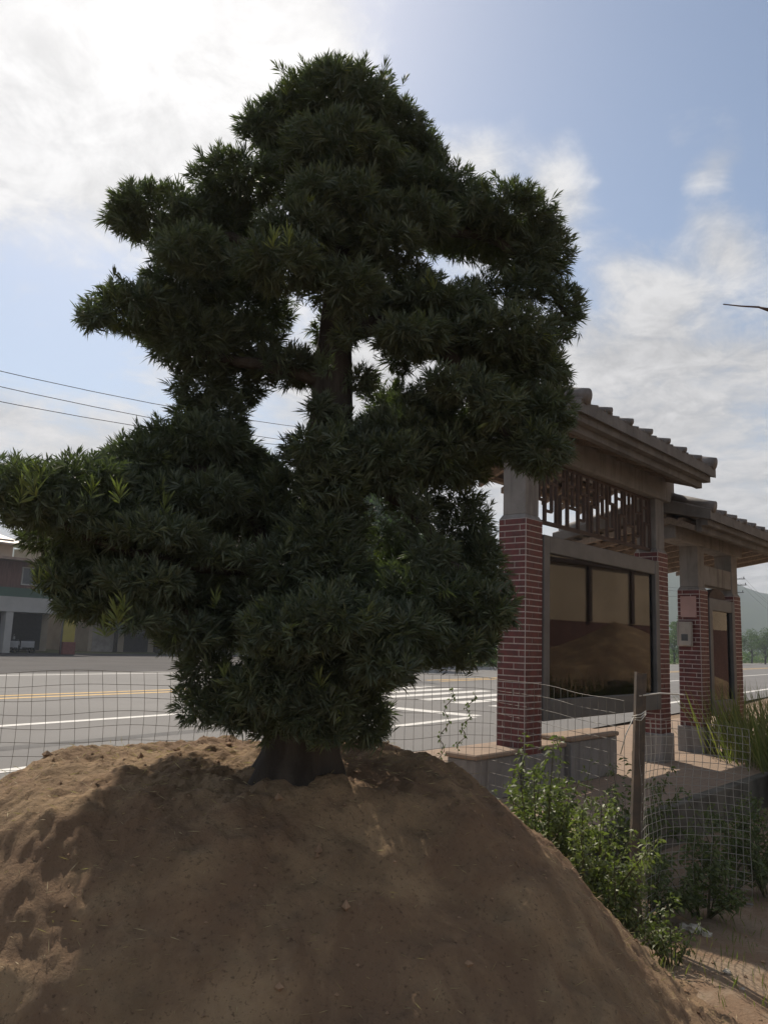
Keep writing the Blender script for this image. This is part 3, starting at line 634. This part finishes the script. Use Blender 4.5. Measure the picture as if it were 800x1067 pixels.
path = [rel(p) for p in ((-7, 5.0), (-3, 5.6), (-1, 6.0), (.2, 6.5), (1.0, 7.1), (1.30, 6.6), (post_b.x-.02, post_b.y+.03))]
mesh_panel(path, lambda s: .15, lambda s: 1.50-.06*math.sin(s*.7), .092, .0019, 'wire_mesh', fence, .025)
pm = MB(); tl = at(665, 700, post_b.y-.02); dxp = tl.x-post_b.x; hp = tl.z+.22
pm.add([(-.026, -.03, -.15), (.022, -.03, -.15), (.022, .02, -.15), (-.026, .02, -.15), (dxp-.022, -.05, hp), (dxp+.022, -.05, hp-.02), (dxp+.022, 0, hp-.015), (dxp-.022, 0, hp)], [(0, 1, 5, 4), (1, 2, 6, 5), (2, 3, 7, 6), (3, 0, 4, 7), (4, 5, 6, 7), (3, 2, 1, 0)])
pm.add([(.03, .02, -.15), (.062, .02, -.15), (.062, .026, -.15), (.03, .026, -.15), (dxp+.03, 0, hp-.01), (dxp+.062, 0, hp-.01), (dxp+.062, .006, hp-.01), (dxp+.03, .006, hp-.01)], [(0, 1, 5, 4), (1, 2, 6, 5), (2, 3, 7, 6), (3, 0, 4, 7), (4, 5, 6, 7)])
pm.build('fence_post', M['rust_steel'], fence)
t = MB()
for k in range(3): t.tube([(dxp*.9-.05+.01*k, -.04, hp-.30-.01*k), (dxp*.9, -.075, hp-.28-.02*k), (dxp*.9+.05, -.03, hp-.26-.01*k)], .004, 5)
t.tube([(dxp*.9-.04, -.05, hp-.30), (dxp*.9-.10, -.06, hp-.42), (dxp*.9-.13, -.04, hp-.55)], .004, 5)
t.tube([(dxp*.9, -.05, hp-.16), (dxp*.9+.16, .0, hp-.14), (dxp*.9+.36, .1, hp-.15)], .005, 5); t.build('wire_tie', M['plastic_rope'], fence)
# loose roll of mesh to the right of the post
rl = empty('loose_wire_mesh', (post_b.x+.06, post_b.y-.05, -.2), label='loose curling sheet of wire mesh leaning right of the rusty fence post', cat='wire mesh')
lp = [(.0, .0, 0), (.10, .22, 0), (.28, .42, 0), (.5, .5, 0), (.72, .48, 0), (.88, .36, 0)]
b = MB(); cell = .06
LP = [Vector(p) for p in lp]
def PP(s):
    s *= len(LP)-1; i = min(int(s), len(LP)-2); return LP[i].lerp(LP[i+1], s-i)
def WW(s, z): p = PP(s); lean = .22*s*z; return Vector((p.x+lean*.3+.02*noise.noise(Vector((s*4, z*3, 1))), p.y+lean*.5+.03*noise.noise(Vector((s*3, z*3, 7))), z*(1-.10*s)+.05*s))
for i in range(20): b.tube([WW(i/19, z*.06) for z in range(23)], .0024, 3, False)
for k in range(23): b.tube([WW(i/38, k*.06) for i in range(39)], .0024, 3, False)
b.build('mesh_sheet', M['wire_bright'], rl)
b = MB(); b.tube([WW(i/20, 0)+Vector((0, -.02, .02)) for i in range(21)], .006, 6); b.build('edge_band', M['concrete'], rl)

# ---------------------------------------------------------------- weeds
def shrub(x, y, h, wd, n_st, n_lf, label, leaf=.045, lean=(0, 0), tintr=(0, .8), group='weeds by the fence', width=.45):
    z0 = surf(x, y)-.02; o = empty('weed', (x, y, z0), label=label, cat='weed', group=group)
    st = MB(); P, Dv = [], []
    for i in range(n_st):
        a = random.uniform(0, 6.28); rr = wd*random.uniform(.25, 1.35); top = Vector((math.cos(a)*rr+lean[0]*h, math.sin(a)*rr+lean[1]*h, h*random.uniform(.4, 1)*(1.15-.35*rr/wd)))
        b0 = Vector((math.cos(a)*wd*.15, math.sin(a)*wd*.15, 0)); mid = b0.lerp(top, .5)+Vector((0, 0, .08*h)); pts = []
        for k in range(7): t = k/6; pts.append(b0*(1-t)**2+mid*2*t*(1-t)+top*t*t)
        st.tube(pts, [.006*(1-.7*k/6) for k in range(7)], 5)
        for k in range(n_lf):
            t = .2+.8*random.random()**.75; p = b0*(1-t)**2+mid*2*t*(1-t)+top*t*t
            dr = Vector((random.gauss(0, 1), random.gauss(0, 1), random.gauss(.15, .6))).normalized(); tw = random.uniform(.01, .07)
            for q in range(3):
                P.append(p+dr*tw*(.4+.3*q)); d2 = (dr+Vector((random.gauss(0, .6), random.gauss(0, .6), random.gauss(-.1, .4)))).normalized(); Dv.append(d2)
    P, Dv = np.array(P), np.array(Dv); N = len(P); L = rng.uniform(.5, 1.1, N)*leaf
    st.build('stems', M['stem'], o); quads_np('leaves', leaves(P, Dv, L, L*width, .25), M['weed'], np.clip(rng.normal(sum(tintr)/2, .25, N), 0, 1), o); return o
def wp(x, y, z): v = at(x, y, z); return v.x, v.y
shrub(.92, 5.6, 1.15, .38, 20, 34, 'tall light green leafy weed right beside the mound slope', .05)
shrub(1.26, 5.95, 1.25, .26, 14, 40, 'upright leafy weed with a thin top rising before the long seat wall', .05)
shrub(1.02, 5.1, .90, .32, 20, 42, 'low bushy green weed low on the mound slope', .045)
shrub(1.24, 4.85, .74, .34, 22, 34, 'olive brown weed with dry leaves left of the fence post foot', .04, tintr=(.4, 1.3))
shrub(1.36, 4.66, .50, .20, 12, 34, 'small green weed at the foot of the fence post', .04)
shrub(1.80, 5.05, .42, .17, 9, 26, 'small green weed just right of the fence post', .04)
shrub(1.55, 6.6, 1.1, .3, 9, 26, 'dark thin weed behind the wire mesh, left of the post top', .05)
shrub(2.05, 6.6, 1.0, .3, 9, 22, 'dark thin weed behind the loose wire mesh', .05)
shrub(3.05, 7.2, .95, .3, 9, 16, 'sparse dry weed before the second pavilion pier', .04, tintr=(.2, 1.0))
for x, y, h, wd, lab in ((2.15, 6.9, 1.15, .34, 'straggly weed rising between the rusty post and the second brick pier'), (3.1, 6.5, .8, .4, 'broad dark weed right of the loose wire mesh'), (2.35, 6.0, .55, .3, 'low dark weed clump in the shade behind the loose mesh'), (2.75, 6.6, .7, .3, 'dark weed growing against the terrace kerb'), (3.4, 7.4, .75, .35, 'bushy weed at the terrace kerb near the right edge'), (1.9, 5.9, .6, .28, 'dull green weed behind the rusty post'), (.75, 6.3, .9, .26, 'pale weed behind the mound crest, left of the seat wall end')):
    shrub(x, y, h, wd, 14, 30, lab, .05, tintr=(-.2, .6))
# climbing sprigs on the mesh left of the seat wall
def vine(x0, y0, x1, y1, z, label):
    a, b = at(x0, y0, z), at(x1, y1, z); o = empty('climbing_vine', b, label=label, cat='vine', group='sprigs on the wire mesh')
    pts = [(a-b)*(1-k/14)+Vector((.03*math.sin(k*1.3), 0, 0)) for k in range(15)]; MB().tube(pts, .003, 4).build('stem', M['twig'], o)
    P = np.array([list(p) for p in pts for _ in range(4)])+rng.normal(size=(60, 3))*.01; D_ = unit(rng.normal(size=(60, 3))+[0, 0, -.5])
    quads_np('leaves', leaves(P, D_, rng.uniform(.02, .04, 60), rng.uniform(.014, .024, 60)), M['weed'], rng.uniform(0, .2, 60), o)
vine(470, 718, 456, 800, 6.75, 'thin leafy sprig hanging on the mesh, the left of two'); vine(493, 722, 478, 780, 6.8, 'thin leafy sprig hanging on the mesh, the right of two')
# tall grass at the right edge, stuff
def grass(name, area, n, hmin, hmax, w, m, tl, th, kind='stuff', spread=.25):
    x = rng.uniform(area[0], area[1], n); y = rng.uniform(area[2], area[3], n); z = np.array([surf(float(a), float(b)) for a, b in zip(x, y)])
    P = np.stack([x, y, z], 1); D_ = unit(np.stack([rng.normal(0, spread, n), rng.normal(0, spread, n), np.ones(n)], 1))
    L = rng.uniform(hmin, hmax, n); o = quads_np(name, leaves(P, D_, L, np.full(n, w), .12), m, rng.uniform(tl, th, n)); tag(o, kind=kind); return o
grass('tall_grass', (4.9, 8.0, 9.2, 12.5), 3600, .6, 1.75, .02, M['grass'], 0, .7)
grass('verge_grass', (1.2, 3.3, 4.5, 7.0), 700, .03, .14, .007, M['grass'], 0, .6)
def straw():
    n = 6000; a = rng.uniform(0, 6.28, n); r = np.sqrt(rng.random(n))*2.5; x = MC.x+r*np.cos(a); y = MC.y+r*np.sin(a); z = np.array([surf(float(p), float(q)) for p, q in zip(x, y)])+.006
    D_ = unit(np.stack([rng.normal(size=n), rng.normal(size=n), np.abs(rng.normal(size=n))*.25], 1)); P = np.stack([x, y, z], 1)
    tag(quads_np('dry_grass_litter', leaves(P, D_, rng.uniform(.015, .06, n), np.full(n, .0028), 0), M['straw'], rng.random(n)), kind='stuff')
straw()
def rock(name, x, y, r, m, sink=.3):
    b = MB(); n, k = 10, 7; vs = []; sd = random.random()*99
    for i in range(k+1):
        for j in range(n):
            th = math.pi*i/k; ph = 2*math.pi*j/n; d = Vector((math.sin(th)*math.cos(ph), math.sin(th)*math.sin(ph), math.cos(th))); q = r*(1+.45*noise.noise(d*1.7+Vector((sd, 0, 0)))); vs.append((d.x*q*1.2, d.y*q, d.z*q*.75))
    b.add(vs, [(i*n+j, (i+1)*n+j, (i+1)*n+(j+1) % n, i*n+(j+1) % n) for i in range(k) for j in range(n)], False)
    o = b.build(name, m); o.location = (x, y, surf(x, y)+r*(.75-sink*1.4)); return o
for (px_, py_, r, lab) in ((713, 968, .035, 'pale stone lying highest at the edge of the bare dirt'), (724, 972, .045, 'largest pale stone in the row at the edge of the bare dirt'), (737, 976, .03, 'small pale stone right of the largest one'),
                      (757, 1017, .02, 'small white pebble alone on the open dirt'), (773, 1032, .013, 'tiny pebble on the dirt near the right edge')):
    p = on_ground(px_, py_, -.25); tag(rock('stone', p.x, p.y, r, M['stone']), lab, 'stone', 'pale stones on the dirt')
def clods():
    base = None; b = MB(); n = 900
    vs, fs = [], []
    for i in range(n):
        if i < 620: a = random.uniform(0, 6.28); r = random.uniform(.3, 2.6); x, y = MC.x+r*math.cos(a), MC.y+r*math.sin(a)
        else: x, y = random.uniform(1.2, 3.2), random.uniform(2.6, 5.6)
        s = (random.uniform(.003, .010) if i % 9 else random.uniform(.012, .028)) if i < 620 else random.uniform(.004, .018); z = surf(x, y)
        d = [Vector(v) for v in ((1, 0, 0), (-1, 0, 0), (0, 1, 0), (0, -1, 0), (0, 0, .8), (0, 0, -.8))]
        b.add([Vector((x, y, z+s*.2))+v*s*random.uniform(.6, 1.3) for v in d], [(0, 2, 4), (2, 1, 4), (1, 3, 4), (3, 0, 4), (2, 0, 5), (1, 2, 5), (3, 1, 5), (0, 3, 5)])
    tag(b.build('soil_clods', M['clod']), kind='stuff')
clods()

# ---------------------------------------------------------------- bare twig reaching in from the right: a small tree beyond the frame
tw = empty('bare_tree', (3.1, 3.4, ground_z(3.1, 3.4)), label='thin bare twig of a leafless tree reaching in over the right edge', cat='tree')
def tl_(p): return Vector(p)-Vector(tw.location)
MB().tube([(0, 0, -.1), (.05, 0, 1.0), (0, .02, 2.1), (-.1, 0, 3.0), (-.15, 0, 3.6)], [.05, .042, .03, .018, .008], 9).build('trunk', M['bark'], tw)
e0, e1, e2 = at(753, 317, 3.0), at(790, 320, 3.05), at(815, 329, 3.1)
b = MB(); b.tube([tl_(e0), tl_(e0.lerp(e1, .5))+Vector((0, 0, -.002)), tl_(e1), tl_(e2), (-.7, -.1, 2.75), (0, .02, 2.1)], [.0022, .003, .004, .006, .012, .02], 6)
b.tube([tl_(e1), tl_(at(803, 322, 3.0)), tl_(at(830, 318, 3.0))], [.003, .003, .002], 5); b.build('branch', M['twig'], tw)
MB().tube([(-.05, 0, 2.6), (.3, .3, 3.2), (.5, .5, 3.7)], [.015, .01, .004], 6).build('branch', M['twig'], tw)

# ---------------------------------------------------------------- background trees
def leafy_tree(name, h, w, n, seed, trunk_h=.3):
    r2 = np.random.default_rng(seed); rd = random.Random(seed); o = empty(name)
    b = MB(); b.tube([(0, 0, -.2), (.1, 0, h*.3), (0, .1, h*.6), (.05, 0, h*.8)], [h*.03, h*.022, h*.014, h*.006], 8)
    cl = []
    for i in range(16):
        a = rd.uniform(0, 6.28); t = rd.uniform(trunk_h, .92); rr = w*.5*math.sin(min(1, (1.05-t)*1.7)*math.pi/2)*rd.uniform(.3, .85)
        c = (math.cos(a)*rr, math.sin(a)*rr, h*t); cl.append((c, w*rd.uniform(.13, .24)))
        b.tube([(0, 0, h*t*.6), (c[0]*.5, c[1]*.5, h*t*.85), c], [h*.012, h*.008, h*.003], 5)
    b.build('trunk', M['bark'], o); P = []
    for c, r in cl:
        k = n//16; v = unit(r2.normal(size=(k, 3)))*(r2.random((k, 1))**.4)*r; v[:, 2] *= .75; P.append(np.array(c)+v)
    P = np.concatenate(P); N = len(P); D_ = unit(r2.normal(size=(N, 3))); L = r2.uniform(.6, 1.3, N)*h*.035
    quads_np('crown', leaves(P, D_, L, L*.6, .1), M['farleaf'], np.clip(r2.normal(.35, .25, N), 0, 1), o); return o
protos = [leafy_tree('roadside_tree', 7, 5.5, 5200, 3), leafy_tree('roadside_tree', 9, 6.5, 6000, 5), leafy_tree('roadside_tree', 5, 5.5, 4600, 8, .15)]
def xs(x, s):                               # world point on the line of distance s across the road, seen at column x
    v = ray(x, 670); k = s/(v.dot(RL)); return v.x*k, v.y*k
TREES = [(372, 32, 1, 1.35, 'green sunlit tree across the road just right of the big trunk'), (428, 32, 0, 1.5, 'second roadside tree across the road right of the big trunk'), (470, 30, 2, 1.0, 'low round tree across the road behind the climbing sprigs'), (500, 30, 2, 1.1, 'low tree across the road left of the nearest brick pier'),
         (120, 50, 0, .9, 'tree beside the low arcade building, behind the left pads'), (165, 48, 2, 1.2, 'bushy tree between the arcade building and the beige house'), (330, 34, 1, .9, 'tree hidden behind the big trunk across the road'),
         (300, 40, 2, 1.3, 'low tree left of the big trunk across the road'),
         (702, 27.5, 2, .9, 'bush seen in the gap between the two pavilions'), (716, 30, 1, .75, 'dark tree behind the pier of the farther pavilion'), (752, 26, 2, .9, 'bush behind the narrow framed board'), (782, 27, 2, 1.0, 'dark bush right of the utility pole'), (796, 24, 2, 1.0, 'rounded bush at the right edge across the road'), (820, 26, 0, 1.0, 'taller tree just past the right edge')]
used = set()
for x, s, k, sc, lab in TREES:
    o = protos[k] if k not in used else copy_tree(protos[k]); used.add(k); X, Y = xs(x, s); o.location = (X, Y, -.03); o.scale = (sc,)*3; o.rotation_euler = (0, 0, random.uniform(0, 6.28)); tag(o, lab, 'tree', 'trees across the road')
tag(quads_np('roadside_scrub', (lambda n: (lambda u, s, : leaves(np.array([list(rp(float(a), float(b_), -.02+float(c_))) for a, b_, c_ in zip(u, s, rng.random(n)**1.5*1.6)]), unit(rng.normal(size=(n, 3))+[0, 0, .6]), rng.uniform(.3, .6, n), rng.uniform(.1, .25, n)))(rng.uniform(50, 150, n), rng.uniform(27, 33, n)))(9000), M['farleaf'], rng.uniform(.2, 1, 9000)), kind='stuff')

# ---------------------------------------------------------------- buildings across the road (local x along the road, y away, z up)
def bld(name, u, s, label, cat='building', group='buildings across the road'):
    p = rp(u, s); return empty(name, (p.x, p.y, 0), math.pi/2-A, label=label, cat=cat, group=group)
def colx(x, s):
    X, Y = xs(x, s); return X*RD.x+Y*RD.y
def window(parent, x0, x1, z0, z1, y=0):
    f = MB(); w = .07; f.box(x0, x0+w, y-.06, y, z0, z1); f.box(x1-w, x1, y-.06, y, z0, z1); f.box(x0+w, x1-w, y-.06, y, z0, z0+w); f.box(x0+w, x1-w, y-.06, y, z1-w, z1); f.box((x0+x1)/2-.03, (x0+x1)/2+.03, y-.055, y, z0+w, z1-w)
    fr = f.build('window', M['wall_white'], parent); MB().box(x0+w, x1-w, y-.03, y-.02, z0+w, z1-w).build('pane', M['glassdark'], fr)
uA = colx(78, 46.5); A_ = bld('arcade_house', uA-30, 46.5, 'low two storey arcade house with brown upper cladding and dark garage bays at the left')
MB().box(0, 30, 3.2, 12, 0, 5.5).build('wall', M['wall_beige'], A_)
MB().box(.2, 29.8, .25, 3.2, 3.9, 5.5).build('upper_cladding', M['wall_brown'], A_)
MB().box(0, 30, 0, 3.3, 2.45, 3.35).build('arcade_beam', M['wall_white'], A_)
MB().box(0, 30, .1, 3.2, 3.353, 3.9).build('green_fascia', M['wall_green'], A_)
for k in range(8): MB().box(k*4.2+.1 if k else .0, k*4.2+.55, .05, .6, 0, 2.447).build('pillar', M['wall_white'], A_)
MB().box(-.3, 30.8, -.8, 12.3, 5.503, 5.66).build('eave_slab', M['roof_red'], A_)
MB().box(.6, 29.4, 3.0, 3.19, .1, 2.44).build('garage_recess', M['dark_in'], A_)  # dark panel painted as the shade inside the garage bays
for k in range(7): window(A_, 1.5+k*4.1, 3.4+k*4.1, 4.1, 5.2, .25)
MB().box(2, 28, 5, 11, 5.663, 7.3).build('upper_floor', M['wall_beige'], A_)
rf = MB(); rf.prism([(4.2, 7.0), (8, 7.9), (11.8, 7.0), (11.8, 6.9), (8, 7.78), (4.2, 6.9)], 1.4, 28.6); rf.build('roof', M['metal_sheet'], A_)
for k in range(5): window(A_, 3.5+k*5, 5.6+k*5, 5.9, 6.9, 5.0)
uB = colx(92, 50); B_ = bld('beige_house', uB, 50, 'beige two storey house with a sunlit sheet roof behind the left limbs')
LB = colx(285, 50)-uB
MB().box(0, LB, 0, 11, 0, 7.6).build('wall', M['wall_beige'], B_)
MB().box(-.6, LB+.6, -1.4, 12, 7.85, 8.05).build('roof', M['metal_sheet'], B_); MB().box(-.1, LB+.1, -1.8, -.003, 3.9, 5.3).build('corrugated_awning', M['metal_sheet'], B_)
for k in range(7): window(B_, .8+k*(LB/7), 2.4+k*(LB/7), 5.7, 7.1)
for k in range(7): MB().box(.3+k*LB/7, (k+1)*LB/7-.25, -.05, -.003, .02, 3.1).build('shop_opening', M['dark_in'] if k % 3 else M['metal_sheet'], B_)  # flat panels; the dark ones paint the shade of open shop fronts
uC = colx(236, 66); C_ = bld('tall_house', uC, 66, 'taller grey house with a pitched roof far behind the big tree')
MB().box(0, 9, 0, 10, 0, 13.2).build('wall', M['wall_beige'], C_); q = MB(); q.prism([(-.8, 13.203), (5, 15.6), (10.8, 13.203)], -.4, 9.4); q.build('roof', M['roof_red'], C_)
for k in range(3):
    for j in range(4): window(C_, 1+k*2.7, 2.4+k*2.7, 1.2+j*3.1, 2.6+j*3.1)
uD = colx(300, 52); D_ = bld('low_workshop', uD, 52, 'low workshop with pale window rows glimpsed between the two stems')
MB().box(0, 14, 0, 9, 0, 5).build('wall', M['wall_white'], D_); MB().box(-.4, 14.4, -.6, 9.6, 5.003, 5.2).build('roof', M['metal_sheet'], D_)
for k in range(5): window(D_, .8+k*2.6, 2.6+k*2.6, 2.6, 4.2)
# house added right of frame, shaped for its reflection in the wide board
hm = empty('farm_house', (15.0, 14.0, -.2), R(-120), label='beige farm house with a grid of window frames mirrored in the display glass', cat='building')
MB().box(-9, 9, 0, 8, 0, 2.5).build('lower_wall', M['wall_brown'], hm); MB().box(-9, 9, 0, 8, 2.503, 9.5).build('wall', M['wall_lit'], hm)
MB().box(-9.6, 9.6, -.8, 8.6, 9.503, 9.7).build('roof', M['roof_red'], hm)
for k in range(9):
    f = MB(); x = -8.8+k*2.0; f.box(x, x+.14, -.08, -.003, 2.51, 9.4); f.build('mullion', M['darkwood'], hm)
for z in (4.1, 6.9): MB().box(-8.9, 8.9, -.07, -.004, z, z+.12).build('rail', M['darkwood'], hm)
hp_ = MB(); vs = []; n_ = 40
for i in range(16):
    for j in range(n_):
        r_ = i/15*4.6; a_ = 2*math.pi*j/n_; q = noise.noise(Vector((math.cos(a_)*r_*.7, math.sin(a_)*r_*.7, 3)))
        vs.append((11.2+r_*math.cos(a_), 13.6+r_*math.sin(a_)*1.2, -.3+2.5*(1-(i/15))**1.1+.35*q))
hp_.add(vs, [(i*n_+j, (i+1)*n_+j, (i+1)*n_+(j+1) % n_, i*n_+(j+1) % n_) for i in range(15) for j in range(n_)], True)
tag(hp_.build('soil_heap', M['soil']), kind='structure')  # heap added out of frame to brown the lower part of the reflection
# yellow banner on its post, planters, scooters by the arcade
p = rp(colx(71, 44.5), 44.5); bn = empty('yellow_banner', (p.x, p.y, 0), math.pi/2-A, label='tall narrow yellow banner standing on a red base before the arcade', cat='banner')
MB().box(-.4, .4, -.04, .04, .75, 2.6, .01).build('banner_panel', M['yellow'], bn); MB().box(-.42, .42, -.2, .2, 0, .747, .02).build('base', M['red'], bn); MB().tube([(-.46, 0, 0), (-.46, 0, 2.8)], .04, 8).build('pole', M['frame'], bn)
def scooter(loc, rz, label):
    o = empty('scooter', loc, rz, label=label, cat='scooter', group='scooters parked in the arcade')
    for x in (-.62, .62):
        m = MB(); m.tube([(x+.22*math.cos(a), 0, .25+.22*math.sin(a)) for a in np.linspace(0, 2*math.pi, 17)], .055, 8, False); m.tube([(x, -.05, .25), (x, .05, .25)], .1, 10); m.build('wheel', M['rubber'], o)
    b = MB(); b.prism([(-.14, .32), (.14, .32), (.16, .62), (.1, .7), (-.1, .7), (-.16, .62)], -.78, -.02); b.prism([(-.15, .24), (.15, .24), (.15, .31), (-.15, .31)], -.1, .42)
    b.add([(.42, -.17, .26), (.42, .17, .26), (.34, .2, .62), (.34, -.2, .62), (.36, .14, .98), (.36, -.14, .98), (.52, .15, .28), (.52, -.15, .28), (.44, .12, .96), (.44, -.12, .96)], [(0, 1, 2, 3), (3, 2, 4, 5), (6, 7, 9, 8), (1, 6, 8, 4, 2), (0, 3, 5, 9, 7), (4, 8, 9, 5), (0, 7, 6, 1)]); b.build('body', M['paint_grey'], o)
    MB().box(-.75, -.08, -.13, .13, .703, .80, .03).build('seat', M['seat'], o)
    b = MB(); b.tube([(.60, 0, .28), (.42, 0, 1.05)], .025, 8); b.tube([(.42, -.32, 1.08), (.44, 0, 1.04), (.42, .32, 1.08)], .018, 8); b.build('handlebar', M['frame'], o)
p = rp(colx(22, 47.3), 47.3); scooter((p.x, p.y, 0), math.pi/2-A+2.6, 'pale scooter parked just left of the white arcade pillar'); p = rp(colx(6, 47.3), 47.3); scooter((p.x, p.y, 0), math.pi/2-A+2.3, 'scooter parked nearest the left edge in the dark arcade')

# ---------------------------------------------------------------- utility poles and power cables along the far side
SC = 27.6
def upole(u, label):
    p = rp(u, SC); o = empty('utility_pole', (p.x, p.y, 0), math.pi/2-A, label=label, cat='utility pole', group='utility poles across the road')
    MB().tube([(0, 0, -.1), (0, 0, 12.6)], [.2, .12], 12).build('pole', M['concrete_light'], o)
    for z, w in ((12.2, 1.3), (11.3, 1.5), (10.2, 1.1)):
        a = MB().box(-.06, .06, -w, w, z, z+.12).build('crossarm', M['frame'], o)
        for y in (-w+.15, 0, w-.15): MB().tube([(0, y, z+.12), (0, y, z+.38)], [.05, .07], 8).build('insulator', M['rubber'], a)
uP = [-42, None, None]
x2 = colx(768, SC); xm = colx(336, SC); U = [xm-62, xm, x2]
for u, l in zip(U, ('utility pole with three crossarms far off to the left', 'middle utility pole hidden by the big tree', 'distant utility pole with three crossarms at the right edge')): upole(u, l)
def cable(i, y, z, sag, label):
    b = MB(); us = U+[x2+90]; pts = []
    for a, c in zip(us[:-1], us[1:]):
        for k in range(24): t = k/24; pts.append(rp(a+(c-a)*t, SC+y, z-4*sag*((c-a)/62)**1.2*t*(1-t)))
    pts.append(rp(us[-1], SC+y, z)); o = b.tube(pts, .014, 5).build('power_cable', M['cable']); tag(o, label, 'cable', 'power cables across the road')
for i, (y, z, sg, l) in enumerate(((-1.1, 12.58, 2.7, 'highest of the three power cables at the left'), (-1.3, 11.68, 2.35, 'middle of the three power cables at the left'), (-.6, 11.68, 2.75, 'lowest of the three power cables at the left'))): cable(i, y, z, sg, l)
